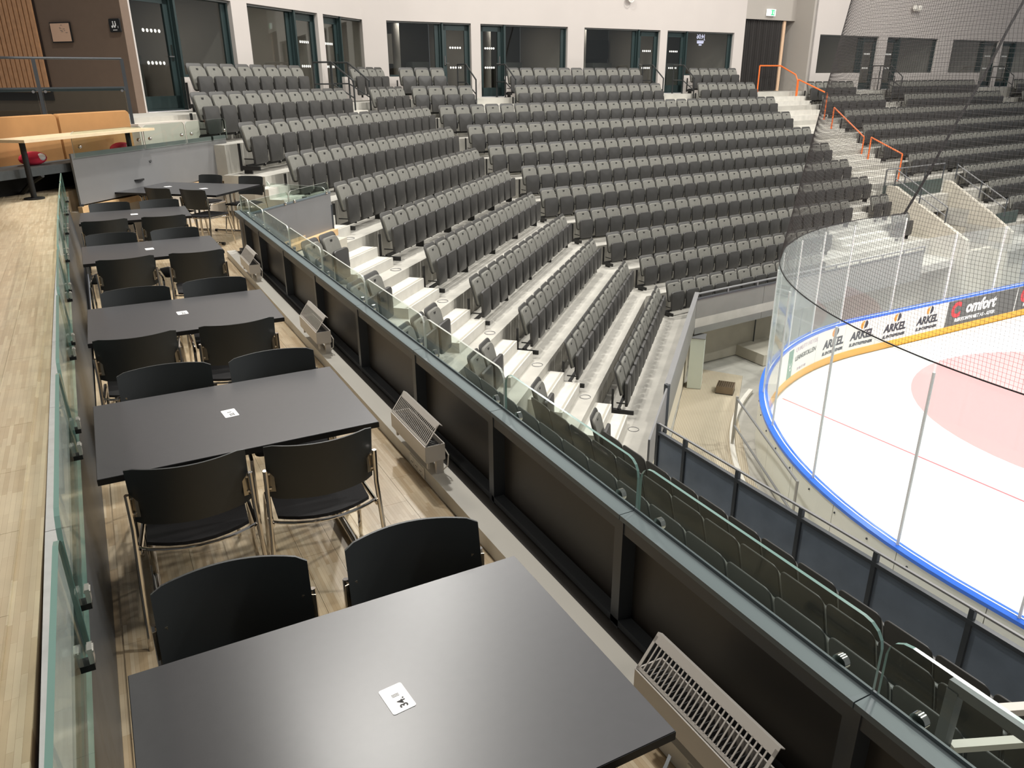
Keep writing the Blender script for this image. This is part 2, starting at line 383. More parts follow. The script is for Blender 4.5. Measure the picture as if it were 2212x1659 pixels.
def planks(parent, m, x0, x1, y0, y1, z, wd=.165, L=.5, lim=300, xf=None):
    pm = M(); pm.box((0, 0, 0), (wd-.0016, L-.0016, .012)); me = mesh('plank', pm, m); n = 0; i = 0
    x = x0
    while x < x1-.01:
        y = y0-(L*.5 if i % 2 else 0)
        while y < y1 and n < lim:
            o = bpy.data.objects.new('plank', me); COL.objects.link(o); o.parent = parent; o.location = (x+wd/2, y+L/2, z-.005); n += 1; y += L
        x += wd; i += 1
planks(floor, wood_floor2, -.25, 1.42, -.3, 11.2, 0, wd=.167, L=.57)
uf = M(); uf.prism([(-6, -3.5), (-.335, -3.5), (-.37, 3.0), (-.41, 6.2), (-.45, 12.2), (-.35, 12.4), (1.1, 14.1), (.4, 15.0), (-6, 12)], .45, .838)
floor2 = struct('floor', uf, wood_floor)
planks(floor2, wood_floor, -2.09, -.44, 1.0, 12.0, .842, wd=.165, L=.5)
# nook riser with wooden edge below the end screen
a = math.atan2(E2[1]-E1[1], E2[0]-E1[0]); nx, ny = -math.sin(a), math.cos(a)
nk = M(); nk.prism([(E1[0]+nx*.0, E1[1]+ny*.0), E2, (E2[0]+nx*.9, E2[1]+ny*.9), (E1[0]+nx*.9, E1[1]+ny*.9)], -.3, .565)
struct('trim_1', nk, warm_strip)
nk = M(); nk.span((E1[0]-nx*.02, E1[1]-ny*.02), (E2[0]-nx*.02, E2[1]-ny*.02), .07, .555, .64)
struct('trim_2', nk, wood_trim)
nk = M(); nk.span((P2a[0]+.12, P2a[1]-.02), (P2b[0]+.03, P2b[1]-.05), .10, -.16, -.06)
struct('trim_3', nk, wood_trim)
nk = M(); nk.prism([(1.72, -3.5), (1.72, 10.9), (3.3, 12.66), (3.5, 12.5), (1.9, 10.7), (1.9, -3.5)], -2.6, -.18)
struct('wall_gallery_base', nk, concrete_wall)
# ledge
ld = M(); ld.prism([(1.435, -3.5), (1.56, -3.5), (1.56, 4), (1.52, 10.98), (1.40, 10.98), (1.435, 4)], 0, .088)
ledge = struct('baseboard_right', ld, ledge_m)
ld = M(); ld.prism([(1.545, -3.5), (1.70, -3.5), (1.70, 4), (1.63, 10.93), (1.52, 10.93), (1.555, 4)], 0, .080); struct('trim_9', ld, panel_black)
# outlets
for i, (y, lab) in enumerate(((1.33, 'white triple socket outlet on the ledge front below the nearest radiator'), (3.98, 'white triple socket outlet on the ledge front below the second radiator'), (6.45, 'white triple socket outlet on the ledge front below the third radiator'), (9.3, 'white socket outlet on the ledge front below the farthest radiator'))):
    t = thing('socket_outlet', lab, 'outlet', (1.4345, y, .045), group='sockets along the ledge')
    b = M(); b.box((-.003, 0, 0), (.006, .24, .072)); obj('cover_plate', b, white_pl, t)
    for j in (-1, 0, 1):
        b = M(); b.tube([(-.0065, j*.07, 0), (-.009, j*.07, 0)], [.028, .026], 14); so = obj('socket', b, white_pl, t)
        for q in (-1, 1):
            c_ = M(); c_.cyl((-.0095, j*.07+q*.009, 0), .004, .002, 8, axis='x'); obj('hole', c_, rubber, so)
# parapet wall
JY = [-2.3, -1.2, -.1, 1.03, 2.16, 3.33, 4.45, 5.65, 6.9, 8.15, 9.4, 10.3, 10.93]
wall_right = struct('wall_right', M().prism([(1.70, -3.5), (1.73, -3.5), (1.73, 4), (1.66, 10.93), (1.63, 10.93), (1.70, 4)], -.9, .57), panel_black)
for i, (y0, y1) in enumerate(zip(JY, JY[1:])):
    x0, x1 = rx_(y0), rx_(y1)
    p = M(); p.span((x0+.075, y0+.05), (x1+.075, y1-.01), .012, .0, .56); obj('panel', p, panel_black, wall_right)
    p = M(); p.box((x0+.045, y0, .30), (.09, .055, .60)); obj('mullion', p, steel_dark, wall_right)
    p = M(); p.span((x0+.03, y0), (x1+.03, y1), .05, .545, .60); p.span((x0+.03, y0), (x1+.03, y1), .06, .088, .12); obj('rail', p, steel_dark, wall_right)
    c_ = M(); c_.span((x0+.035, y0+.002), (x1+.035, y1-.002), .07, .60, .622); c_.span((x0+.075, y0+.002), (x1+.075, y1-.002), .008, .56, .634); obj('cap', c_, rail_cap_m, wall_right)
def pane(parent, a, b, z0, z1, th=.012, r=.07, name='pane', m=None, edge=None, flat_r=True):
    L = math.hypot(b[0]-a[0], b[1]-a[1]); az = math.atan2(b[1]-a[1], b[0]-a[0])
    pts = rrect(L, z1-z0, r, z0, 4, .004); n = len(pts); s = M()
    vs = [(x, -th/2, z) for x, z in pts]+[(x, th/2, z) for x, z in pts]
    s.add(vs, [tuple(range(n)), tuple(range(2*n-1, n-1, -1))], 0); s.add(vs, [(i, i+n, (i+1) % n+n, (i+1) % n) for i in range(n)], 1)
    s.xf(Matrix.Translation(((a[0]+b[0])/2, (a[1]+b[1])/2, 0)) @ Matrix.Rotation(az, 4, 'Z'))
    return obj(name, s, [m or glass_m, edge or glass_edge], parent)
gb = thing('glass_balustrade', 'row of clear rounded glass panes standing on the dark half wall beside the tables', 'balustrade')
for y0, y1 in zip(JY, JY[1:-1]+[10.9]):
    x0, x1 = rx_(y0), rx_(y1)
    p = pane(gb, (x0+.09, y0+.008), (x1+.09, y1-.008), .50, .835, edge=glass_edge if y0 < 3 else glass_edge_l)
    for yy in (y0+.13, y1-.13):
        if y1-y0 < .7 and yy != y0+.13: continue
        k_ = M(); k_.cyl((rx_(yy)+.100, yy, .625), .024, .022, 14, axis='x'); obj('clamp_knob', k_, chrome, gb, True)
# panel 2: short screen beyond the half wall corner
a2 = math.atan2(P2b[1]-P2a[1], P2b[0]-P2a[0])
def along(p, q, t): return (p[0]+(q[0]-p[0])*t, p[1]+(q[1]-p[1])*t)
sc = thing('steel_screen', 'grey steel guard panel with glass top running back from the half wall corner', 'guard panel')
p = M(); p.span(along(P2a, P2b, .04), P2b, .03, -.10, .52); obj('panel', p, steel_grey, sc)
p = M(); p.span(along(P2a, P2b, .04), P2b, .05, .52, .54); obj('cap', p, rail_cap_m, sc)
for t0, t1 in ((.03, .52), (.53, .99)): pane(sc, along(P2a, P2b, t0), along(P2a, P2b, t1), .50, .70, edge=glass_edge_l)
for t0 in (.1, .47, .57, .95):
    q = along(P2a, P2b, t0); k_ = M(); k_.ell((q[0]-.02*math.sin(a2)*-1, q[1]-.03, .545), (.025, .025, .025)); obj('clamp_knob', k_, chrome, sc, True)
p = M(); p.box((P2b[0], P2b[1], -.12), (.05, .05, .9)); obj('post', p, steel_dark, sc)
# second low pane row beyond (nook side of the stair)
sc3 = thing('glass_guard', 'clear glass guard pane at the edge of the nook beside the stairs', 'guard panel')
G = [(2.2, 14.95), (2.62, 13.9), (3.3, 12.85)]
pane(sc3, G[0], G[1], .05, .62, edge=glass_edge_l); pane(sc3, G[1], G[2], -.05, .60, edge=glass_edge_l)
# end screen
es = thing('steel_screen', 'tall grey steel end screen with glass top behind the farthest tables', 'guard panel')
p = M(); p.span(along(E1, E2, .01), along(E1, E2, 1.0), .03, .66, 1.336); obj('panel', p, steel_grey, es)
for t in (.012, .36, .985):
    q = along(E1, E2, t); p = M(); p.box((q[0]+.01, q[1]-.01, .44), (.05, .05, .46)); obj('post', p, steel_dark, es)
for t0, t1 in ((.02, .40), (.41, .68), (.69, 1.0)):
    pane(es, along((E1[0]+.03, E1[1]-.03), (E2[0]+.03, E2[1]-.03), t0), along((E1[0]+.03, E1[1]-.03), (E2[0]+.03, E2[1]-.03), t1), 1.28, 1.617, edge=glass_edge_l)
for t0 in (.05, .37, .44, .65, .72, .98):
    q = along(E1, E2, t0); k_ = M(); k_.ell((q[0]+.04, q[1]-.045, 1.42), (.028, .028, .028)); obj('clamp_knob', k_, chrome, es, True)

# ------------------------------------------------------------------ left partition (steel fascia, glass, ledge)
wl = M(); yy_ = [-3.5, -1, 1.5, 2.7, 3.5, 4.3, 4.9, 6.5, 8.0, 8.4, 10.0, 12.2]
for y0, y1 in zip(yy_, yy_[1:]):
    wl.add([(interp(PL, y0), y0, -.3), (interp(PL, y0), y0, 0), (px_(y0)-.004, y0, .74), (px_(y0)-.05, y0, .74), (px_(y0)-.05, y0, -.3),
            (interp(PL, y1), y1, -.3), (interp(PL, y1), y1, 0), (px_(y1)-.004, y1, .74), (px_(y1)-.05, y1, .74), (px_(y1)-.05, y1, -.3)],
           [(0, 1, 6, 5), (1, 2, 7, 6), (2, 3, 8, 7), (3, 4, 9, 8), (4, 3, 2, 1, 0), (5, 6, 7, 8, 9)])
wall_left = struct('wall_left', wl, steel_dark)
fa = M()
for y0, y1 in zip(yy_, yy_[1:]): fa.prism([(px_(y0)-.018, y0), (px_(y1)-.018, y1), (px_(y1)-.06, y1), (px_(y0)-.06, y0)], .741, .82)
obj('fascia', fa, frame_dark, wall_left)
YS = [-3.4, -1.1, .2, 1.5, 2.7, 3.9, 5.0, 6.5, 8.0, 9.5, 10.9, 12.2]
for y0, y1 in zip(YS, YS[1:]):
    s_ = M(); s_.prism([(px_(y0)-.014, y0+.002), (px_(y1)-.014, y1-.002), (interp(LL, y1), y1-.002), (interp(LL, y0), y0+.002)], .80, .842); obj('ledge', s_, silver, wall_left)
gp = thing('glass_partition', 'row of tinted glass panes clipped to the dark steel wall left of the tables', 'partition')
GP = [(-2.3, -.7), (-.68, .76), (.78, 2.18), (2.20, 3.62), (3.64, 5.06), (5.08, 6.5), (6.52, 8.0), (8.02, 9.5), (9.52, 10.9), (10.92, 12.1)]
for y0, y1 in GP:
    zt = 1.12
    pane(gp, (px_(y0)+.004, y0), (px_(y1)+.004, y1), .70, zt, .014, r=.1, edge=glass_edge)
    for yy in (y0+.14, y1-.14):
        cl = M()
        for q in (-1, 1):
            cl.box((px_(yy)+.018*q-.0+.006, yy, .79), (.013, .038, .048)); cl.box((px_(yy)+.018*q+.006, yy, .805), (.019, .036, .006), mi=0)
        cl.box((px_(yy)+.006, yy, .755), (.045, .04, .02), mi=1)
        obj('clip', cl, [clip_m, rubber], gp)

# ------------------------------------------------------------------ tables and chairs
def make_table():
    t = thing('dining_table', None, 'table')
    top = M(); top.box((0, 0, .725), (1.2, .86, .026)); top.box((0, 0, .7392), (1.196, .856, .0024), mi=1)
    obj('table_top', top, [table_edge_m, table_top_m], t)
    for sx in (-1, 1):
        x = .47*sx
        f = M(); f.tube([(x, -.34, .03), (x, .34, .03)], .021, 12)
        lg = obj('foot', f, chrome, t, True)
        for sy in (-1, 1):
            c_ = M(); c_.tube([(x, sy*.335, .03), (x, sy*.375, .03)], .0235, 12); obj('end_cap', c_, rubber, lg, True)
        for sy in (-1, 1):
            c_ = M(); c_.tube([(x, sy*.035, .05), (x, sy*.035, .66), (x, sy*.10, .71)], .016, 10); obj('leg', c_, chrome, t, True)
    b = M(); b.box((0, 0, .69), (.98, .05, .03)); obj('beam', b, steel_dark, t)
    return reg(t)
def make_chair():
    t = thing('dining_chair', None, 'chair')
    bk = M(); bk.panel(.46, .555, .835, .009, lambda x, z: -.05+1.45*x*x-(z-.6)*.20, 14, 4, .010); obj('backrest', bk, chair_black, t, True)
    se = M(); n = 12; pts = []
    for (cx, cy, a0) in ((.17, .40, 0), (-.17, .40, PI/2), (-.20, .05, PI), (.20, .05, 1.5*PI)):
        for k in range(4): pts.append((cx+.035*math.cos(a0+PI/6*k), cy+.035*math.sin(a0+PI/6*k)))
    pts2 = [(x, y) for x, y in pts if y > .1]+[(x, .035-.07*(1-(x/.205)**2)) for x in (-.205, -.17, -.12, -.06, 0, .06, .12, .17, .205)]
    se.prism(pts2, .444, .460); obj('seat', se, chair_seat, t)
    rim = M(); rim.tube([(-.235, .03, .44)]+[(x, .03-.075*(1-(x/.23)**2), .436) for x in (-.2, -.14, -.07, 0, .07, .14, .2)]+[(.235, .03, .44)], .0075, 8); obj('seat_rim', rim, chrome, t, True)
    for s in (-1, 1):
        l = M(); l.tube([(s*.262, -.075, 0), (s*.25, -.03, .30), (s*.238, .0, .55), (s*.236, -.015, .715)], .0105, 8); obj('leg', l, chrome, t, True)
        l = M(); l.tube([(s*.235, .44, .008), (s*.228, .40, .25), (s*.222, .365, .40), (s*.222, .32, .428), (s*.226, .2, .43), (s*.235, .0, .435)], .0105, 8); obj('leg', l, chrome, t, True)
        b = M(); T = Matrix.Translation((s*.222, .004, .655)) @ Matrix.Rotation(s*.35, 4, 'Z')
        b.box((0, 0, 0), (.045, .004, .105), T=T); br = obj('bracket', b, chrome_pl, t)
        r_ = M()
        for q in (-1, 1): r_.cyl((s*.222, -.001, .655+q*.035), .005, .008, 8, axis='y')
        obj('rivet', r_, chrome, br)
    return reg(t)
T0 = make_table(); C0 = make_chair()
tabs = [((-.165+.6, 1.10+.43), 0, 'black dining table nearest the camera with a white number card'),
        ((-.205+.59, 3.235+.43), 0, 'second black dining table from the camera, with a small white card'),
        ((-.213+.59, 5.20+.43), -.01, 'third black dining table from the camera, two chairs pushed in on each side'),
        ((-.24+.6, 7.73+.41), .01, 'fourth black dining table from the camera, beside the far radiator'),
        ((-.252+.6, 10.02+.43), -.02, 'fifth black dining table, last of the straight line before the end screen'),
        ((1.52, 12.42), .86, 'black table turned at an angle at the end of the gallery, nearer of two'),
        ((.88, 12.98), .86, 'black table at an angle right against the grey end screen')]
tobj = []
def first(proto, used={}):
    if proto.name not in used: used[proto.name] = 1; return proto
    return copy_tree(proto)
for (x, y), rz, lab in tabs:
    o = first(T0); o.location = (x, y, 0); o.rotation_euler = (0, 0, rz)
    if abs(rz) > .5: o.rotation_euler = (0, 0, .86)
    tag(o, lab, 'table', 'black gallery tables'); tobj.append(o)
near = [(2, .12, 3.09, -.07), (2, .65, 3.04, -.06), (3, .04, 4.97, 0), (3, .63, 4.96, .01), (4, .10, 7.38, .05), (4, .68, 7.36, -.05), (5, 0, 9.6, .06), (5, .60, 9.58, -.06), (1, .12, .98, .0), (1, .69, .99, .06)]
far = [(1, .15, 2.15, -.10), (1, .73, 2.10, -.10), (2, .14, 4.21, -.08), (2, .69, 4.17, -.02), (3, .11, 6.1, -.06), (3, .66, 6.12, -.06), (4, .03, 8.6, -.1), (4, .62, 8.58, .05), (5, .09, 10.9, -.03), (5, .66, 10.86, -.07)]
TN = ['', 'nearest', 'second', 'third', 'fourth', 'fifth']
for i, (tn, x, y, a) in enumerate(near):
    o = first(C0); o.location = (x, y, 0); o.rotation_euler = (0, 0, a)
    tag(o, 'black chair with chrome legs, near side of the %s table, %s' % (TN[tn], ('left' if x < .4 else 'right')), 'chair', 'black dining chairs in the gallery')
for i, (tn, x, y, a) in enumerate(far):
    o = first(C0); o.location = (x, y, 0); o.rotation_euler = (0, 0, a+PI)
    tag(o, 'black chair facing the camera across the %s table, %s' % (TN[tn], ('left' if x < .4 else 'right')), 'chair', 'black dining chairs in the gallery')
for (x, y, a, lab) in ((.75, 12.22, -.85, 'black chair at the angled end table, back to the camera, left one'), (1.17, 11.78, -.88, 'black chair at the angled end table, seat clearly visible, nearest the corner'), (1.62, 13.42, 2.3, 'black chair on the far side of the angled tables, by the stairs'), (2.15, 12.9, 2.3, 'black chair on the far side of the angled table, next to the glass')):
    o = first(C0); o.location = (x, y, 0); o.rotation_euler = (0, 0, a); tag(o, lab, 'chair', 'black dining chairs in the gallery')
def card(x, y, z, rz, txt, lab, w_=.066, h_=.098):
    t = thing('number_card', lab, 'sticker', (x, y, z), rz, 'white number cards on the tables')
    pts = rrect(w_, h_, .006, -h_/2, 3); c_ = M(); c_.prism([(p[0], p[1]) for p in pts], 0, .0012); obj('card', c_, card_m, t)
    b = M()
    for i in range(3): b.box((.0, h_*.12-i*.004+.004, .0016), (w_*.3, .0012, .0004))
    obj('fine_print', b, txt_grey, t)
    if txt:
        me = text_mesh(txt, .03, .0005, .0002, name='number'); me.materials.clear(); me.materials.append(ink)
        o = obj('number', me, None, t); o.location = (.004, -.024, .0016); o.rotation_euler = (0, 0, 0)
        o.rotation_euler = (0, 0, PI/2); o.location = (.006, -.02, .0016)
    return t
card(.458, 1.531, .7405, .10, '34.', 'white number card reading 34 on the nearest table')
card(.376, 3.678, .7405, .1, '33.', 'white number card on the second table from the camera')
card(.369, 5.649, .7405, .06, '32.', 'white number card on the third table from the camera', .07, .09)
card(.338, 8.135, .7405, .06, '', 'white card on the fourth table from the camera', .075, .095)
card(.336, 10.463, .7405, .0, '', 'white card on the fifth table from the camera', .08, .1)
card(1.40, 12.53, .7405, .3, '', 'white card on the angled table near the half wall corner', .1, .1)
card(.95, 13.05, .7405, .3, '', 'white card on the angled table against the end screen', .1, .1)

# ------------------------------------------------------------------ radiators on the ledge
def make_rad():
    t = thing('radiator', None, 'radiator'); L = .58
    b = M(); b.box((-.002, 0, .15), (.008, L, .10)); b.box((.115, 0, .15), (.006, L, .10)); b.box((.056, 0, .098), (.115, L, .006))
    for s in (-1, 1): b.box((.056, s*L/2, .15), (.12, .006, .10))
    obj('casing', b, rad_white, t)
    f = M()
    for i in range(28): f.box((.056, -L/2+.02+i*(L-.04)/27, .15), (.09, .003, .07))
    for j in range(3): f.cyl((.03+.026*j, 0, .165), .006, L-.02, 6, axis='y')
    obj('fins', f, rad_fin, t)
    T = Matrix.Translation((0, 0, .202)) @ Matrix.Rotation(-.95, 4, 'Y')
    g = M(); g.box((.135, 0, 0), (.036, L, .003), T=T); g.box((.008, 0, 0), (.012, L, .003), T=T)
    for s in (-1, 1): g.box((.07, s*(L/2-.006), 0), (.14, .012, .003), T=T)
    g.box((.152, 0, -.012), (.003, L, .024), T=T)
    gr = obj('grille', g, rad_white, t)
    bm = M(); bm.box((.065, 0, 0), (.11, .0055, .003), T=T); bme = mesh('grille_bar', bm, rad_white)
    for i in range(27):
        o = obj('grille_bar', bme, None, gr); o.location = (0, -L/2+.02+(i+.5)*(L-.04)/27, 0)
    for s in (-1, 1):
        l = M(); l.box((.09, s*(L/2-.03), .048), (.045, .025, .096)); l.box((.02, s*(L/2-.03), .07), (.012, .02, .05)); obj('foot', l, rad_white, t)
    c_ = M(); c_.tube([(.12, -L/2+.01, .16), (.13, -L/2-.02, .13), (.125, -L/2-.015, .06), (.11, -L/2+.02, .02)], .004, 6); obj('cable', c_, white_pl, t)
    return reg(t)
R0 = make_rad()
for y, lab in ((1.43, 'grey slotted electric radiator nearest the camera, on the ledge beside the front table'), (4.02, 'second grey slotted radiator along the ledge, beside the second table'), (6.45, 'third grey radiator along the ledge, beside the third table'), (9.30, 'farthest small grey radiator on the ledge near the half wall corner')):
    o = first(R0); o.location = (1.40-(.03 if y > 9 else 0), y, .088); tag(o, lab, 'radiator', 'radiators on the ledge')

# ------------------------------------------------------------------ arena seats
def tilt(x, z): return -.005+(z-.76)*.30-(.02 if z < .5 else 0)*0+.35*x*x*-1
def m_shell(): return M().slab(rrect(.468, .49, .07, .37, 4, .05), .022, lambda x, z: .018+(z-.76)*.27-.22*x*x, .008)
def m_pad(): return M().slab(rrect(.437, .415, .085, .39, 4, .03), .042, lambda x, z: -.018+(z-.76)*.27-.22*x*x-.006, .009)
def pan_outline():
    o = []
    for x, z in rrect(.424, .465, .055, .165, 4, .05):
        q = 1-.19*math.exp(-((z-.31)/.10)**2); o.append((x*q, z))
    return o
def m_pan(): return M().slab(pan_outline(), .045, lambda x, z: -.195+(z-.4)*.03-.035*(1-((z-.40)/.25)**2)*(1-(x/.25)**2), .007)
def m_badge(): b = M(); b.box((0, -.030, .752), (.056, .008, .036)); return b
def m_bracket():
    b = M(); b.ell((.25, -.13, .35), (.030, .05, .13), 8, 6); b.box((.25, -.07, .27), (.014, .05, .34)); b.cyl((.25, -.10, .155), .012, .05, 6, 1); return b
def m_hole(): return M().cyl((0, .004, .842), .008, .02, 6, axis='y')
me_shell = mesh('backrest', m_shell(), shell_m, True); me_pad = mesh('back_pad', m_pad(), pad_m, True)
me_pan = mesh('seat_pan', m_pan(), pan_m, True); me_badge = mesh('number_badge', m_badge(), badge_m)
me_br = mesh('bracket', m_bracket(), [seat_black, bolt_m], True)
LAST = [0]
def seat(x, y, z, rz, lab, group):
    t = thing('arena_seat', lab, 'seat', (x, y, z), rz, group); LAST[0] = t.name
    o = obj('backrest', me_shell, None, t); p = obj('back_pad', me_pad, None, t); obj('number_badge', me_badge, None, p)
    obj('seat_pan', me_pan, None, t); obj('bracket', me_br, None, t)
stuff = M()
PR = M(); PR.v = []
for mm, mi in ((m_shell(), 0), (m_pad(), 1), (m_pan(), 2), (m_badge(), 3)): PR.add(mm.v, mm.f, mi)
b_ = M(); b_.ell((.25, -.13, .35), (.030, .05, .13), 6, 4); b_.box((.25, -.07, .27), (.014, .05, .34)); PR.add(b_.v, b_.f, 4)
def seat_stuff(x, y, z, rz):
    n = len(stuff.v); c, s = math.cos(rz), math.sin(rz)
    stuff.v.extend([(x+a*c-b*s, y+a*s+b*c, z+d) for a, b, d in PR.v]); stuff.f.extend([tuple(i+n for i in f) for f in PR.f]); stuff.mi.extend(PR.mi)
def beam(sec, k, s0, s1, ends=(1, 0), D=None):
    t = thing('row_beam', None, 'beam')
    az = SEC[sec][2] if sec != 'D' else PI/2
    if sec == 'D': p0, p1 = (dx_(k), s0), (dx_(k), s1)
    else: p0, p1 = lat(sec, k, s0), lat(sec, k, s1)
    L = math.hypot(p1[0]-p0[0], p1[1]-p0[1]); t.location = (p0[0], p0[1], zk(k)); t.rotation_euler = (0, 0, az)
    b = M(); b.box((L/2, -.06, .14), (L, .04, .05)); obj('bar', b, seat_black, t)
    n = max(2, int(L/1.5)+1)
    for i in range(n):
        f = M(); x = .1+(L-.2)*i/(n-1); f.box((x, -.02, .06), (.03, .16, .12)); obj('foot', f, seat_black, t)
    for e, x in ((ends[0], 0), (ends[1], L)):
        if e:
            f = M(); f.box((x, .045, .29), (.03, .035, .46)); f.box((x, -.14, .11), (.035, .38, .07)); f.box((x+.02, -.12, .26), (.012, .2, .02)); obj('end_frame', f, seat_black, t)
    return t
A_off = {1: .859, 2: -.2, 3: -.133, 4: -.107, 5: 0, 6: 0, 7: -.084, 8: -.16, 9: -.047, 10: -.131, 11: .07}
A_n = {1: 8, 2: 11, 3: 17, 4: 16, 5: 15, 6: 15, 7: 14, 8: 14, 9: 13, 10: 13, 11: 12}
nind = 0
def place(sec, k, s, ind, lab, grp):
    global nind
    az = SEC[sec][2]; x, y = lat(sec, k, s); z = zk(k)
    if ind: seat(x, y, z, az, lab, grp); nind += 1
    else: seat_stuff(x, y, z, az)
def rowname(k): return ordn(11-k)
for k in range(1, 12):
    for i in range(A_n[k]):
        place('A', k, A_off[k]+.5*i, True, 'grey folded seat, left block, %s row up, %s from its left end' % (rowname(k), ordn(i)), 'arena seats, left block, %s row from the bottom' % rowname(k))
    bm_ = beam('A', k, A_off[k]-.27, A_off[k]+.5*A_n[k]-.2); tag(bm_, 'black steel support bar under the left block seats, %s row from the bottom' % rowname(k), 'beam', 'support bars under the left block')
for s in (7.15, 7.65, 8.15, 8.65): place('A', 1, s, False, '', '')
for s in (6.55, 7.07, 7.6, 8.1): place('A', 2, s, False, '', '')
# short row ends between the stairs and the gallery
for k, ss in ((6, (-2.037, -2.54)), (7, (-2.33, -2.83, -3.33)), (8, (-2.11, -2.61, -3.11)), (9, (-2.10, -2.60)), (10, (-2.235,)), (11, (-2.02,))):
    for i, s in enumerate(ss):
        place('A', k, s, True, 'grey folded seat across the stairs from the left block, %s row up, %s from stairs' % (rowname(k), ordn(i)), 'seats between the stairs and the gallery')
Bd = {}
for k, ss in {1: [(-1.40, 3), (2.27, 11), (10.14, 5)], 2: [(-1.44, 4), (2.01, 12), (9.75, 6)], 3: [(-1.05, 28)], 4: [(-.646, 27)], 5: [(-.503, 27)], 6: [(0, 26)], 7: [(.014, 26)], 8: [(.52, 25)], 9: [(.88, 20), (12.0, 2)], 10: [(1.278, 15), (12.0, 2)], 11: [(1.418, 12)]}.items():
    c = 0
    for s0, n in ss:
        for i in range(n):
            s = s0+.5*i; lim = {11: 12, 10: 15, 9: 20, 8: 20, 7: 17, 6: 9, 5: 0}.get(k, 0)
            ind = c < lim
            place('B', k, s, ind, 'grey folded seat, centre block, %s row up, %s from its left end' % (rowname(k), ordn(c)), 'arena seats, centre block, %s row from the bottom' % rowname(k)); c += 1
        bm_ = beam('B', k, s0-.27, s0+.5*n-.2); tag(bm_, 'black support bar under the centre block, %s row from the bottom, %s stretch' % (rowname(k), ORD[ss.index((s0, n))]), 'beam', 'support bars under the centre block')
for k, ss in {2: [(15.8, 6), (21.3, 14), (32, 6)], 3: [(15.7, 8), (21.2, 16), (31.2, 8)], 4: [(16.0, 38)], 5: [(16.05, 38)], 6: [(16.05, 38)], 7: [(16.6, 36)], 8: [(19.0, 32)], 9: [(19.4, 30)], 10: [(19.4, 30)], 11: [(19.6, 30)]}.items():
    for s0, n in ss:
        for i in range(n): place('B', k, s0+.5*i, False, '', '')
        bm_ = beam('B', k, s0-.27, s0+.5*n-.2); tag(bm_, 'black steel support bar under the right block, %s row from the bottom, %s stretch' % (rowname(k), ORD[ss.index((s0, n))]), 'beam', 'support bars under the right block')
# seats seen from behind, below the gallery
for k, off, n in ((9, 8.388+.333, 17), (10, 8.388, 17), (11, 8.388-.502, 16)):
    for i in range(n):
        y = (off-.5*i)*1.0146-.22
        seat(dx_(k)+.04, y, zk(k), PI/2, 'dark seat seen from behind below gallery wall, %s row from rink, %s from stairs' % (rowname(k), ordn(i)), 'seats below the gallery, %s row from the rink' % rowname(k)); nind += 1; bpy.data.objects[LAST[0]].scale = (1.015, 1, 1.055)
    bm_ = beam('D', k, (off-.5*n)*1.0146, off*1.0146+.03, (0, 1)); tag(bm_, 'black steel support bar under the seats below the gallery, %s row from the rink' % rowname(k), 'beam', 'support bars below the gallery')
o = obj('arena_seats', stuff, [shell_m, pad_m, pan_m, badge_m, seat_black], None, True)
tag(o, 'rows of grey folded arena seats in the upper centre and the far right blocks', 'seats', None, 'stuff')
print('individual seats', nind, 'stuff seats', len(stuff.v)//len(PR.v))

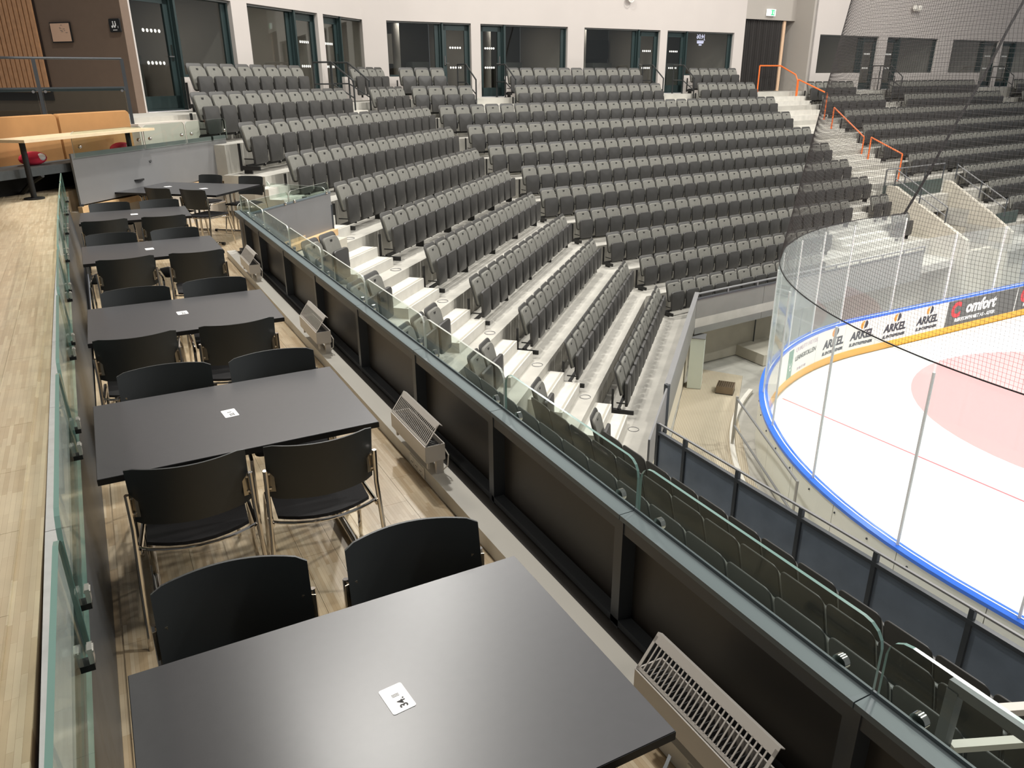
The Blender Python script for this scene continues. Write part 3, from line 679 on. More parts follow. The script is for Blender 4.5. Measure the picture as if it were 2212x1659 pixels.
# ------------------------------------------------------------------ suite walls with windows and doors
def wall_run(sec, k, dv, s0, s1, holes, name, ztop=9.0, z0=1.2, m=None):
    """wall in the vertical plane at (k,dv); holes: (s0,s1,zb,zt)"""
    az = SEC[sec][2]; wb = M(); th = .30
    def bx(a, b, za, zb):
        if b-a < .005 or zb-za < .005: return
        p, q = lat(sec, k, a, dv-th/2), lat(sec, k, b, dv-th/2); wb.span(p, q, th, za, zb)
    cur = s0
    for a, b, zb, zt in holes:
        bx(cur, a, z0, ztop); bx(a, b, z0, zb); bx(a, b, zt, ztop); cur = b
    bx(cur, s1, z0, ztop)
    return struct(name, wb, m or white_wall)
ZH = 3.79
wcount = [0, 0]
def frame_part(sec, k, dv, parts, room=room_light, tv=False):
    """parts: ('w'|'d', s0, s1, handle side)"""
    az = SEC[sec][2]
    for kind, a, b, hs in parts:
        zb = 1.69 if kind == 'd' else 2.30; cxy = lat(sec, k, (a+b)/2, dv-.16); W = b-a; H = ZH-zb
        idx = 0 if kind == 'w' else 1; wcount[idx] += 1
        t = bpy.data.objects.new(('window_%d' if kind == 'w' else 'door_%d') % wcount[idx], None); COL.objects.link(t); t['kind'] = 'structure'; t.location = (cxy[0], cxy[1], zb); t.rotation_euler = (0, 0, az)
        f = M(); fw_ = .05 if kind == 'w' else .035
        for x in (-W/2+fw_/2, W/2-fw_/2): f.box((x, -.02, H/2), (fw_, .09, H))
        for z in (fw_/2, H-fw_/2): f.box((0, -.02, z), (W, .09, fw_))
        f.box((0, -.05, H-.02), (W, .1, .04), mi=1); f.box((-W/2+.01, -.06, H/2), (.02, .1, H), mi=1)
        obj('frame', f, [frame_dark, frame_mid], t)
        if kind == 'w':
            dk = M(); dk.box((W/2-.12, -.0, H/2), (.13, .04, H-.1)); obj('side_panel', dk, frame_dark, t)
            g = M(); g.box((-.06, 0, H/2), (W-.2, .01, H-.08)); obj('pane', g, win_glass, t)
            s_ = M(); s_.box((0, -.05, -.02), (W, .14, .04)); obj('sill', s_, frame_mid, t)
        else:
            lf = M(); lw_ = .13
            for x in (-W/2+lw_/2+.03, W/2-lw_/2-.03): lf.box((x, 0, H/2), (lw_, .05, H-.06))
            for z, hh in ((.15, .24), (H-.12, .16)): lf.box((0, 0, z), (W-.06, .05, hh))
            lfo = obj('leaf', lf, frame_dark, t)
            g = M(); g.box((0, 0, H/2), (W-.3, .01, H-.3)); obj('pane', g, win_glass, lfo)
            h_ = M(); x = (W/2-.095)*hs; h_.box((x, -.035, 1.05), (.035, .015, .28)); h_.box((x-hs*.06, -.06, .98), (.14, .018, .02)); obj('door_handle', h_, chrome, lfo)
            dm = M()
            for zz in (1.42, .86):
                for i in range(5): dm.cyl((-.18+i*.09*(W/1.0), -.012, zz), .032, .006, 12, axis='y')
            obj('dots', dm, dot_white, lfo)
            th_ = M(); th_.box((0, -.08, -.01), (W, .2, .03)); obj('threshold', th_, silver, t)
bdv = -.70
Bu = [[('w', -1.60, .20, 1), ('d', .24, 1.20, -1)], [('d', 1.54, 2.40, 1), ('w', 2.47, 4.90, 1)], [('w', 5.59, 8.02, 1), ('d', 8.08, 9.03, -1)], [('d', 9.38, 10.36, 1), ('w', 10.42, 12.86, 1)]]
Au = [[('d', .22, 1.40, 1), ('w', 1.46, 3.20, 1)], [('w', 3.77, 5.68, 1), ('d', 5.75, 6.76, -1)], [('d', 7.04, 7.97, 1), ('w', 8.02, 9.87, 1)]]
ca = isect(lat('A', 1, 0, bdv), SEC['A'][2], lat('B', 1, 0, bdv), SEC['B'][2])
def s_of(sec, p): ox, oy, az = SEC[sec]; return (p[0]-ox)*math.cos(az)+(p[1]-oy)*math.sin(az)
sA, sB = s_of('A', ca), s_of('B', ca)
def holes(us): return [(u[0][1], u[1][2], 1.68, ZH) for u in us]
wall_run('A', 1, bdv, 0.0, sA, holes(Au), 'wall_left_suites')
wall_run('B', 1, bdv, sB, 13.42, holes(Bu), 'wall_back')
for us, sec in ((Au, 'A'), (Bu, 'B')):
    for u in us:
        frame_part(sec, 1, bdv, u)
        for kd, a, b, h in u:
            if kd == 'w':
                sp = M(); sp.span(lat(sec, 1, a-.06, bdv-.12), lat(sec, 1, b+.05, bdv-.12), .22, 1.6, 2.30); struct('wall_spandrel', sp, white_wall)
        a_, b_ = u[0][1], u[1][2]; m_ = (a_+b_)/2
        if u[0][0] != u[1][0]:
            mid = (u[0][2]+u[1][1])/2; mu = M(); mu.span(lat(sec, 1, u[0][2], bdv-.12), lat(sec, 1, u[1][1], bdv-.12), .2, 1.6, ZH); struct('trim_4', mu, frame_dark)
        # room behind, with an added fill light to brighten it
        lx, ly = lat(sec, 1, m_, bdv-1.6); area('suite_fill', (lx, ly, 3.95), 14, .5, color=(1, .93, .84))
        r_ = M(); r_.span(lat(sec, 1, a_-.1, bdv-3.0), lat(sec, 1, b_+.1, bdv-3.0), .05, 1.65, 4.2)
        struct('wall_suite', r_, room_dark)
        r_ = M(); r_.span(lat(sec, 1, a_+.2, bdv-2.9), lat(sec, 1, (a_+b_)/2+.1, bdv-2.9), .06, 2.7, 3.6); struct('wall_suite_blind', r_, room_light)
        r_ = M(); r_.span(lat(sec, 1, (a_+b_)/2+.5, bdv-2.5), lat(sec, 1, b_-.3, bdv-2.5), .5, 1.68, 2.75); struct('wall_suite_counter', r_, frame_mid)
        r_ = M(); r_.cyl((*lat(sec, 1, a_+.42*(b_-a_), bdv-1.9), 2.9), .12, 2.4, 16); struct('wall_suite_column', r_, white_wall)
        for ss in (a_-.15, b_+.15):
            r_ = M(); r_.span(lat(sec, 1, ss, bdv-.3), lat(sec, 1, ss, bdv-3.0), .05, 1.65, 4.2); struct('wall_suite', r_, room_light)
        r_ = M(); r_.prism([lat(sec, 1, a_-.2, bdv-.3), lat(sec, 1, b_+.2, bdv-.3), lat(sec, 1, b_+.2, bdv-3.1), lat(sec, 1, a_-.2, bdv-3.1)], 1.60, 1.68); struct('floor_suite', r_, warm_strip)
        r_ = M(); r_.prism([lat(sec, 1, a_-.2, bdv-.3), lat(sec, 1, b_+.2, bdv-.3), lat(sec, 1, b_+.2, bdv-3.1), lat(sec, 1, a_-.2, bdv-3.1)], 4.0, 4.06); struct('ceiling_suite', r_, room_light)
# tv and lit badge inside suites
x, y = lat('B', 1, 8.35, bdv-2.8); t = thing('television', 'dark flat television on the suite wall behind the third window of the back wall', 'television', (x, y, 2.9), SEC['B'][2])
b = M(); b.box((0, 0, .33), (1.25, .05, .66)); obj('screen', b, tv_m, t); b = M(); b.box((0, .06, .33), (.3, .08, .3)); obj('wall_mount', b, tv_m, t)
x, y = lat('B', 1, 11.25, bdv-.2); t = thing('window_logo', 'small glowing white emblem with letters on the rightmost suite window', 'logo', (x, y, 3.5), SEC['B'][2])
for i, (txt, sz, dz) in enumerate((('J4:06', .22, .13), ('HHHHH', .10, -.03), ('HHH', .07, -.15))):
    me = text_mesh(txt, sz, .004, .002); me.materials.clear(); me.materials.append(logo_glow); o = obj('lettering', me, None, t); o.location = (0, -.02, dz); o.rotation_euler = (PI/2, 0, 0); o.scale = (-1, 1, 1)
b = M(); b.slab(rrect(.34, .05, .02, -.10), .004, lambda x, z: -.015, .003); obj('base_bar', b, logo_glow, t)
# right part of the back wall, curtain recess
cw = .13
Cu = [[('w', 16.92, 19.86, 1), ('d', 19.93, 20.92, -1)], [('d', 21.55, 22.48, 1), ('w', 22.56, 25.5, 1)], [('w', 26.75, 29.64, 1), ('d', 29.7, 30.94, -1)], [('d', 31.3, 32.6, 1), ('w', 32.7, 35.5, 1)]]
sC = 16.45
wall_run('B', 1, cw, sC, 36, holes(Cu), 'wall_back_right', m=white_wall)
for u in Cu:
    frame_part('B', 1, cw, u)
    for kd, a, b, h in u:
        if kd == 'w':
            sp = M(); sp.span(lat('B', 1, a-.06, cw-.12), lat('B', 1, b+.05, cw-.12), .22, 1.6, 2.36); struct('wall_spandrel', sp, white_wall)
    a_, b_ = u[0][1], u[1][2]
    lx, ly = lat('B', 1, (a_+b_)/2, cw-1.6); area('suite_fill', (lx, ly, 3.95), 14, .5, color=(1, .93, .84))  # added fill light, brightens the room behind the window
    mu = M(); mu.span(lat('B', 1, u[0][2], cw-.12), lat('B', 1, u[1][1], cw-.12), .2, 1.6, ZH); struct('trim_5', mu, frame_dark)
    r_ = M(); r_.span(lat('B', 1, a_-.1, cw-3.0), lat('B', 1, b_+.1, cw-3.0), .05, 1.65, 4.2); struct('wall_suite', r_, room_light if u is Cu[0] else room_dark)
    r_ = M(); r_.prism([lat('B', 1, a_-.2, cw-.3), lat('B', 1, b_+.2, cw-.3), lat('B', 1, b_+.2, cw-3.1), lat('B', 1, a_-.2, cw-3.1)], 1.60, 1.68); struct('floor_suite', r_, warm_strip)
    for ss in (a_-.15, b_+.15):
        r_ = M(); r_.span(lat('B', 1, ss, cw-.3), lat('B', 1, ss, cw-3.0), .05, 1.65, 4.2); struct('wall_suite', r_, room_light)
rec = M(); rec.span(lat('B', 1, 13.42, bdv-.1), lat('B', 1, 16.5, bdv-.1), .2, 4.30, 9)
struct('wall_recess_head', rec, grey_wall)
rec = M(); rec.span(lat('B', 1, 16.45, bdv-1.2), lat('B', 1, 16.45, cw), .25, 1.2, 9); rec.span(lat('B', 1, 13.0, bdv-1.2), lat('B', 1, 16.6, bdv-1.2), .1, 1.2, 5)
struct('wall_recess_side', rec, grey_wall)
fl_ = M(); fl_.prism([lat('B', 1, 13, bdv-1.3), lat('B', 1, 16.6, bdv-1.3), lat('B', 1, 16.6, bdv+.1), lat('B', 1, 13, bdv+.1)], 1.3, 1.675); struct('floor_recess', fl_, concrete)
rec = M(); rec.span(lat('B', 1, 15.72, bdv-.12), lat('B', 1, 15.86, bdv-.12), .12, 1.69, 4.30); struct('trim_6', rec, mat('wood_jamb', rgb(204, 172, 142), .6))
cu = M(); n = 130; vs = []
for i in range(n+1):
    s = 13.47+(15.72-13.47)*i/n; d = .055*math.sin(i*2*PI/7.3)+.012*math.sin(i*1.7)
    for z, q in ((1.72, 1.15), (2.9, 1.0), (4.28, .8)):
        x, y = lat('B', 1, s, bdv-.12+d*q); vs.append((x, y, z))
cu.add(vs, [(3*i+j, 3*i+3+j, 3*i+4+j, 3*i+1+j) for i in range(n) for j in (0, 1)])
t = thing('curtain', 'black pleated floor length curtain in the doorway under the green exit sign', 'curtain'); obj('cloth', cu, curtain_m, t, True)
b = M(); b.span(lat('B', 1, 13.45, bdv-.12), lat('B', 1, 15.74, bdv-.12), .04, 4.27, 4.30); obj('track', b, steel_dark, t)
x, y = lat('B', 1, 14.75, bdv+.06); t = thing('exit_sign', 'small illuminated green and white exit sign above the black curtain', 'sign', (x, y, 4.42), SEC['B'][2])
b = M(); b.box((0, 0, .13), (.46, .07, .24)); obj('housing', b, sign_white, t); b = M(); b.box((.06, -.038, .13), (.20, .006, .19)); g_ = obj('pictogram_panel', b, sign_green, t)
b = M(); b.ell((.10, -.044, .17), (.02, .003, .02)); b.box((.09, -.044, .12), (.03, .004, .07)); b.box((.11, -.044, .08), (.07, .004, .015)); b.box((-.02, -.042, .13), (.03, .004, .12)); obj('running_figure', b, sign_white, g_)
x, y = lat('B', 1, 23.1, cw+.12); t = thing('twin_floodlight', 'pair of small white emergency lamps high on the right back wall', 'lamp', (x, y, 4.9), SEC['B'][2])
for s in (-1, 1): b = M(); b.ell((s*.18, -.05, .05), (.13, .10, .13), 12, 8); obj('lamp_head', b, white_pl, t, True)
b = M(); b.box((0, 0, .0), (.16, .08, .1)); obj('base', b, white_pl, t)
x, y = lat('B', 1, 7.45, bdv+.10); t = thing('wall_horn', 'round white ring of a speaker at the top edge of the back wall', 'speaker', (x, y, 4.74), SEC['B'][2])
b = M(); b.tube([(.13*math.cos(a), -.05, .13*math.sin(a)) for a in [2*PI*i/20 for i in range(21)]], .018, 6); obj('ring', b, white_pl, t, True)
b = M(); b.cyl((0, 0, 0), .115, .04, 20, axis='y'); obj('cone', b, white_wall, t)

# ------------------------------------------------------------------ lounge: brown wall, slats, banquette, tables
cor = Vector(lat('A', 1, -.02, bdv)); ad = math.radians(135.4)
def bw(d, o=0): return (cor.x+d*math.cos(ad)+o*math.sin(ad)*-1, cor.y+d*math.sin(ad)+o*math.cos(ad))
b = M(); b.span(bw(0, -.1), bw(9, -.1), .2, .8, 6); wb_ = struct('wall_brown', b, brown_wall)
b = M(); b.span(bw(1.86, .012), bw(6, .012), .02, 1.9, 6); obj('slat_backing', b, dark_gap, wb_)
for i in range(36):
    d = 1.90+i*.112; b = M(); b.span(bw(d, .04), bw(d+.080, .04), .035, 2.05, 5.5); obj('slat', b, slat_wood, wb_)
cf = M(); cf.prism([(1.6, 15.4), (lat('A', 1, -.02, bdv)), bw(7), (-6.5, 16), (-6.5, 13), (-3.5, 12.9), (-1.0, 13.3), (.55, 14.2), (.75, 14.15), (1.1, 14.5), (1.75, 14.95)], 1.0, 1.60)
struct('floor_concourse', cf, warm_strip)
t = thing('picture', 'small square framed evacuation plan on the brown lounge wall', 'picture', (*bw(1.36, .03), 3.06), ad+PI)
b = M(); b.box((0, 0, 0), (.46, .02, .34)); obj('frame', b, ink, t); b = M(); b.box((0, -.012, 0), (.42, .006, .30)); p_ = obj('print', b, paper, t)
b = M(); random.seed(3)
for i in range(8): b.box((random.uniform(0, .16), -.016, random.uniform(-.12, .12)), (random.uniform(.02, .06), .002, .006))
obj('print_marks', b, txt_grey, p_)
t = thing('toilet_sign', 'small black sign with white figures on the brown wall beside the first glass door', 'sign', (*bw(.15, .03), 3.15), ad+PI)
b = M(); b.slab(rrect(.24, .22, .02, -.11), .02, lambda x, z: -.01, .004); obj('plate', b, ink, t)
for k_, (dx, sz) in enumerate(((-.03, 1), (.02, 1))):
    b = M(); b.ell((dx, -.013, .055), (.013, .003, .013)); b.box((dx+.004, -.013, .015), (.02, .003, .05)); b.ell((dx-.02, -.013, -.02), (.02, .003, .02)); obj('figure', b, txt_white, t)
me = text_mesh('1', .05, .001, .001); me.materials.clear(); me.materials.append(txt_white); o = obj('lettering', me, None, t); o.location = (.07, -.013, -.03); o.rotation_euler = (PI/2, 0, 0)
b = M(); b.box((0, -.013, -.075), (.09, .003, .01)); obj('caption', b, txt_white, t)
# balustrade behind banquette
BL = [(-5.0, 13.2), (-3.2, 13.5), (-1.9, 13.75), (-.50, 14.0), (.68, 14.25)]
t = thing('steel_balustrade', 'dark steel balustrade with glass infill behind the tan bench', 'railing')
for (x0, y0), (x1, y1) in zip(BL, BL[1:]):
    b = M(); b.tube([(x0, y0, 2.56), (x1, y1, 2.56)], .018, 8); obj('handrail', b, steel_dark, t, True)
    b = M(); b.span((x0, y0), (x1, y1), .03, 2.10, 2.16); obj('mid_rail', b, steel_dark, t)
    pane(t, along((x0, y0-.03), (x1, y1-.03), .03), along((x0, y0-.03), (x1, y1-.03), .97), 1.62, 2.14, r=.02, edge=glass_edge_l)
    for q in (.06, .94):
        p_ = along((x0, y0-.045), (x1, y1-.045), q); k_ = M(); k_.cyl((p_[0], p_[1], 2.10), .02, .02, 12, axis='y'); obj('clamp_knob', k_, chrome, t, True)
for x0, y0 in BL: b = M(); b.box((x0, y0, 2.08), (.05, .035, .96)); obj('post', b, steel_dark, t)
# banquette: back along az
bz = math.radians(45.5); bo = Vector((.56, 14.1))
def bq(s, o=0): return (bo.x-s*math.cos(bz)+o*math.sin(bz), bo.y-s*math.sin(bz)-o*math.cos(bz))
t = thing('banquette', 'long bench with tan upholstered back and dark grey seat behind the oak table', 'bench')
for s0, s1 in ((0, 1.38), (1.39, 2.9), (2.91, 4.4)):
    b = M(); ln = s1-s0
    b.slab(rrect(ln, .92, .05, 1.10, 4, .02), .12, lambda x, z: 0, .02); c = bq((s0+s1)/2, .12)
    b.xf(Matrix.Translation((c[0], c[1], 0)) @ Matrix.Rotation(bz, 4, 'Z') @ Matrix.Translation((0, 0, -.203)))
    obj('back_cushion', b, bench_tan, t, True)
b = M(); b.prism([bq(.02, .12), bq(4.4, .12), bq(4.4, .62), bq(.6, .62)], 1.10, 1.209); obj('seat_cushion', b, bench_grey, t)
b = M(); b.prism([bq(0, .1), bq(4.4, .1), bq(4.4, .16), bq(0, .16)], .84, 1.1); obj('plinth', b, ink, t)
for s in (.3, 1.3, 2.3, 3.3, 4.2):
    b = M(); p0 = bq(s, .62); p1 = bq(s, .2); b.tube([(*p0, 1.1), (*along(p0, p1, .5), 1.0), (*p1, .85)], .03, 8); obj('bracket_leg', b, ink, t)
def tbl(loc, rz, L, W, lab):
    t = thing('oak_table', lab, 'table', loc, rz, 'oak tables in the lounge')
    b = M(); b.box((L/2, 0, .725), (L, W, .035)); obj('table_top', b, oak_top, t)
    for x in (.22, L-.3):
        b = M(); b.tube([(x, 0, .02), (x, 0, .71)], .035, 12); lg = obj('leg', b, rubber, t, True); b = M(); b.tube([(x, 0, 0), (x, 0, .02)], .12, 20); obj('foot_disc', b, rubber, lg)
    return t
tbl((-.88, 11.55, .84), math.radians(50), 2.5, .5, 'long pale oak table on black pillar legs in front of the tan bench')
tbl((-1.12, 10.55, .84), math.radians(232), 1.6, .62, 'pale oak table at the left edge of the picture, only its corner showing')
for (x, y, lab) in ((*bq(.55, .35), 'red cushion on the bench end behind the glass top of the end screen'), (*bq(2.15, .36), 'red and white bag on the bench at the left edge of the picture')):
    t = thing('cushion', lab, 'cushion', (x, y, 1.209), bz); b = M(); b.ell((0, 0, .085), (.2, .12, .09), 14, 8); obj('body', b, red_fab, t, True)
    b = M(); b.ell((.05, -.09, .10), (.07, .04, .05), 8, 6); obj('patch', b, card_m, t, True)
# unseen ceiling added over the lounge, for its dark reflection in the tables
b = M(); b.prism([(-7, -4), (1.0, -4), (.95, 4.8), (-.2, 14.0), (-1.5, 15.4), (-7, 15)], 4.2, 4.5); struct('ceiling', b, mat('ceiling_dark', rgb(70, 66, 62), .8))

# ------------------------------------------------------------------ hand rails in the bowl
def rail(name, pts, feet, m, r, lab, group, extra=()):
    t = thing(name, lab, 'handrail', (pts[0][0], pts[0][1], feet[0]), 0, group); o = Vector((pts[0][0], pts[0][1], feet[0]))
    q = [Vector(p)-o for p in pts]; b = M(); b.tube(q, r, 8); obj('top_rail', b, m, t, True)
    for (p, z) in feet[1:]:
        b = M(); b.tube([Vector((p[0], p[1], z))-o, Vector(p)-o], r, 8); po = obj('post', b, m, t, True)
        b = M(); b.tube([Vector((p[0], p[1], z))-o, Vector((p[0], p[1], z+.012))-o], r*2.2, 12); obj('base_flange', b, m, po)
    for e in extra: b = M(); b.tube([Vector(p)-o for p in e], r*.8, 8); obj('mid_rail', b, m, t, True)
    return t
def P3(sec, k, s, dv, z): x, y = lat(sec, k, s, dv); return (x, y, z)
for i, (ka, kb) in enumerate(((1.9, 3.55), (4.0, 5.7), (6.05, 7.6))):
    za, zb_ = zk(math.floor(ka+.35)), zk(math.floor(kb+.35))
    a_, b_ = P3('B', ka, 15.1, 0, za+.93), P3('B', kb, 15.1, 0, zb_+.93)
    mid = tuple(b_[j]+(a_[j]-b_[j])*.06 for j in range(3))
    rail('handrail', [a_, mid, b_], [za, (a_, za), (b_, zb_)], orange_m, .026, 'orange tubular handrail on the wide stairs, %s below the top one' % ORD[i], 'orange handrails on the stairs')
a_, m1, b_ = P3('B', 1, 13.9, -.2, 1.68+.95), P3('B', 1, 15.0, -.1, 1.68+.95), P3('B', 1.9, 15.05, 0, 1.19+.9)
rail('handrail', [a_, m1, P3('B', 1.75, 15.05, 0, 2.30), b_], [1.68, (a_, 1.68), (b_, 1.19)], orange_m, .026, 'topmost orange handrail in front of the black curtain', 'orange handrails on the stairs')
for sec, s, kk, lab in (('B', .55, 1, 'black handrail left of the second suite door in the back wall'), ('B', 1.95, 1, 'black handrail right of the second suite door in the back wall'), ('B', 8.05, 1, 'black handrail left of the last suite door in the back wall'), ('B', 9.55, 1, 'black handrail right of the last suite door in the back wall'), ('A', 5.9, 1, 'black handrail left of the door in the angled left suite wall'), ('A', 6.75, 1, 'black handrail right of the door in the angled left suite wall'), ('B', 20.4, 2, 'black handrail below the first door of the right suites'), ('B', 20.95, 2, 'black handrail right of the first door of the right suites'), ('B', 30.3, 2, 'black handrail below the far right suite door')):
    z0 = zk(1); a_, b_, c_ = P3(sec, kk, s, -.45, z0+.95), P3(sec, kk, s, .05, z0+.95), P3(sec, kk, s, .62, z0+.52)
    rail('handrail', [a_, b_, c_], [z0, (a_, z0), (b_, z0), (c_, zk(2))], rail_black, .022, lab, 'black handrails by the suite doors', ([P3(sec, kk, s, -.45, z0+.45), P3(sec, kk, s, .05, z0+.45), P3(sec, kk, s, .62, z0+.02+.1)],))

# ------------------------------------------------------------------ front parapets, walkway, tunnel
t = thing('front_parapet', 'dark steel parapet with navy infill panels in front of the seats below the gallery', 'parapet')
ys = [-4.1, -3.0, -1.96, -.93, .1, 1.1, 2.1, 3.1, 4.12, 5.1, 6.11, 7.1, 7.67]
for y0, y1 in zip(ys, ys[1:]):
    b = M(); b.span((6.36, y0+.03), (6.36, y1-.03), .02, -3.2, -2.40); obj('panel', b, navy_panel, t)
    b = M(); b.span((6.35, y0), (6.35, y1), .055, -2.40, -2.355); obj('mid_rail', b, steel_dark, t)
    b = M(); b.span((6.35, y0), (6.35, y1), .03, -2.255, -2.235); obj('top_rail', b, steel_grey, t)
for y0 in ys:
    b = M(); b.box((6.35, y0, -2.72), (.05, .05, .96)); obj('post', b, steel_dark, t)
pa = (7.9, 9.40); pb = (12.28, 13.78)
t = thing('tunnel_parapet', 'grey steel parapet along the platform edge above the player walkway', 'parapet')
b = M(); b.span((6.38, 7.9), pa, .03, -3.25, -2.6); obj('gate_panel', b, steel_grey, t)
b = M(); b.span(pa, pb, .03, -3.46, -2.60); obj('panel', b, fascia_m, t)
b = M(); b.span(pa, pb, .10, -2.60, -2.55); obj('cap', b, steel_grey, t)
pc = (22.0, 14.72)
for s0, s1 in ((0, .25), (.25, .5), (.5, .75), (.75, 1)):
    b = M(); b.span(along(pb, pc, s0+.0005), along(pb, pc, s1-.0005), .04, -3.62, -2.74); obj('panel', b, fascia_m, t)
b = M(); b.span(pb, pc, .08, -2.74, -2.71); obj('cap', b, steel_dark, t)
b = M(); b.tube([(pb[0], pb[1], -2.60), (pc[0], pc[1], -2.60)], .025, 8); obj('top_rail', b, steel_grey, t, True)
for i in range(10):
    q = along(pb, pc, i/9); b = M(); b.box((q[0], q[1], -2.69), (.04, .03, .2)); obj('post', b, steel_grey, t)
b = M(); b.box((pa[0]-.02, pa[1]-.02, -3.0), (.06, .09, .9)); obj('end_post', b, steel_dark, t)
ww = M(); ww.span((6.7, 8.6), (12.9, 14.75), .2, -5.0, -3.5); struct('wall_tunnel_left', ww, mat('tunnel_paint', rgb(214, 206, 188), .8))
ww = M(); ww.span((12.4, 15.0), (15.1, 15.15), .2, -5, -3.4); ww.span((15.1, 15.15), (30, 16.2), .2, -5, -3.4); wtb = struct('wall_tunnel_back', ww, concrete_wall)
for x in (13.9, 15.6, 17.4):
    b = M(); b.box((x, 15.02, -4.2), (.02, .03, 1.6)); obj('joint', b, steel_dark, wtb)
b = M(); b.prism([(15.0, 14.0), (16.2, 13.9), (16.2, 15.1), (15.0, 15.1)], -5, -4.7); struct('trim_8', b, concrete_wall)
b = M(); b.prism([(6.0, -6), (34, -6), (34, 17), (6.0, 17)], -5.3, -5.02); struct('floor_rink_slab', b, concrete)
b = M(); b.prism([(7.6, 7.2), (9.0, 7.0), (10.3, 9.6), (12.2, 12.0), (14.0, 13.7), (13.4, 14.6), (12.3, 14.0), (8.6, 10.2)], -5.019, -5.0); t = tag(obj('striped_sheet', b, stripe_floor), 'pale striped sheet on the walkway floor behind the rink boards', 'mat')
for k_, z in enumerate((.0,)):
    b = M(); b.prism([(8.3, 8.6), (9.2, 8.0), (9.9, 9.2), (9.3, 9.8)], -4.999, -4.97); tag(obj('floor_grating', b, grating_m), 'green and white slatted floor grating on the walkway below the front parapet', 'grating')
t = thing('walkway_cabinet', 'tall white cabinet with a grey top standing against the tunnel wall', 'cabinet', (12.35, 13.85, -5.0), SEC['A'][2])
b = M(); b.box((0, -.12, .66), (.42, .34, 1.30)); obj('body', b, mat('cabinet_white', rgb(206, 212, 200), .5), t)
b = M(); b.box((0, -.12, 1.32), (.44, .36, .02)); obj('top', b, steel_grey, t)
b = M()
for i in range(6): b.cyl((.225, -.12, .2+i*.2), .03, .03, 10, axis='x')
obj('coupling', b, white_pl, t); b = M(); b.cyl((.23, -.12, .70), .032, .03, 10, axis='x'); obj('red_coupling', b, txt_red, t)
t = thing('floor_crate', 'small brown wire crate on the walkway floor beside the cabinet', 'crate', (12.85, 13.1, -5.0), .7)
b = M()
for i in range(9): b.box((-.2+i*.05, 0, .1), (.008, .4, .2)); b.box((0, -.2+i*.05, .1), (.4, .008, .2))
obj('mesh_sides', b, mat('crate_brown', rgb(120, 104, 84), .6), t); b = M(); b.box((0, 0, .008), (.42, .42, .016)); obj('base', b, rubber, t)
# walkway gate rail
t = thing('walkway_gate', 'pale steel gate post with grey sloping rails beside the rink boards', 'gate', (10.85, 10.7, -5))
b = M(); b.tube([(0, 0, 0), (0, 0, 1.15)], .03, 8); obj('post', b, rail_steel, t, True)
b = M(); b.tube([(0, 0, 1.10), (-1.6, -3.1, 1.10)], .022, 8); b.tube([(0, 0, .5), (-1.6, -3.1, .5)], .022, 8); obj('rail', b, steel_grey, t, True)
b = M(); b.tube([(-1.6, -3.1, 0), (-1.6, -3.1, 1.12)], .025, 8); obj('post', b, rail_steel, t, True)
# near foreground corner stair frame
t = thing('stair_guard', 'dark steel guard frame with pale crossbars at the bottom right corner', 'guard frame')
b = M(); b.box((2.98, 1.44, -1.03), (.06, .05, 1.5)); obj('post', b, steel_dark, t)
b = M(); b.span((2.98, 1.465), (2.98, -1.5), .05, -.29, -.235); obj('top_rail', b, steel_dark, t)
b = M(); b.span((2.98, 1.38), (2.98, -1.5), .03, -.85, -.81); obj('lower_rail', b, steel_dark, t)
for z, y in ((-.62, 1.42), (-.30, 1.30), (-1.05, 1.42)):
    b = M(); b.span((3.02, y), (4.0, y-.42), .045, z-.02, z+.015); obj('crossbar', b, mat('pale_steel', rgb(196, 190, 180), .5) if z == -.62 else bpy.data.materials['pale_steel'], t)
# second tunnel in the right block
t = thing('stair_tunnel', 'concrete wing walls with dark green back panel of the far stair tunnel', 'tunnel')
def wing(s, pts, w_=.18):
    b = M(); n = len(pts); vs = []
    for ss in (s-w_/2, s+w_/2):
        for k, z in pts: x, y = lat('B', k, ss); vs.append((x, y, z))
    b.add(vs, [tuple(range(n)), tuple(range(2*n-1, n-1, -1))]+[(i, i+n, (i+1) % n+n, (i+1) % n) for i in range(n)]); return obj('wing_wall', b, concrete_wall, t)
wing(13.4, [(8.45, -5), (8.45, -1.21), (8.8, -1.21), (12.0, -2.6), (12.3, -5)])
wing(17.2, [(8.3, -5), (8.3, -1.33), (8.55, -1.33), (10.45, -2.24), (11.5, -2.8), (11.5, -5)])
b = M(); b.span(lat('B', 8.2, 13.5), lat('B', 8.2, 17.1), .06, -2.2, -1.25); obj('back_panel', b, green_panel, t)
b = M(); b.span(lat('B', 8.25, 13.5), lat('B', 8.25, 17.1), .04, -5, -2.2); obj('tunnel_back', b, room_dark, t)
b = M(); b.span(lat('B', 10.6, 17.4), lat('B', 10.6, 18.9), .05, -3.1, -2.3); obj('front_panel', b, green_panel, t)
for s in (13.4, 17.2):
    b = M(); k0, k1 = 8.7, 11.0
    for dz in (0, -.28): b.tube([P3('B', k0, s, 0, -.68+dz-(.07 if s > 15 else 0)), P3('B', k1, s, 0, -1.68+dz-(.1 if s > 15 else 0))], .02, 6)
    obj('handrail', b, steel_grey, t, True)
    for kk in (8.7, 9.85, 11.0):
        f_ = (kk-8.7)/2.3; b = M(); b.tube([P3('B', kk, s, 0, -1.25-f_*1.1), P3('B', kk, s, 0, -.70-f_*1.0)], .02, 6); obj('post', b, steel_dark, t)
b = M(); b.tube([P3('B', 8.2, 13.5, 0, -.72), P3('B', 8.2, 17.1, 0, -.72)], .02, 6); obj('handrail', b, steel_grey, t, True)
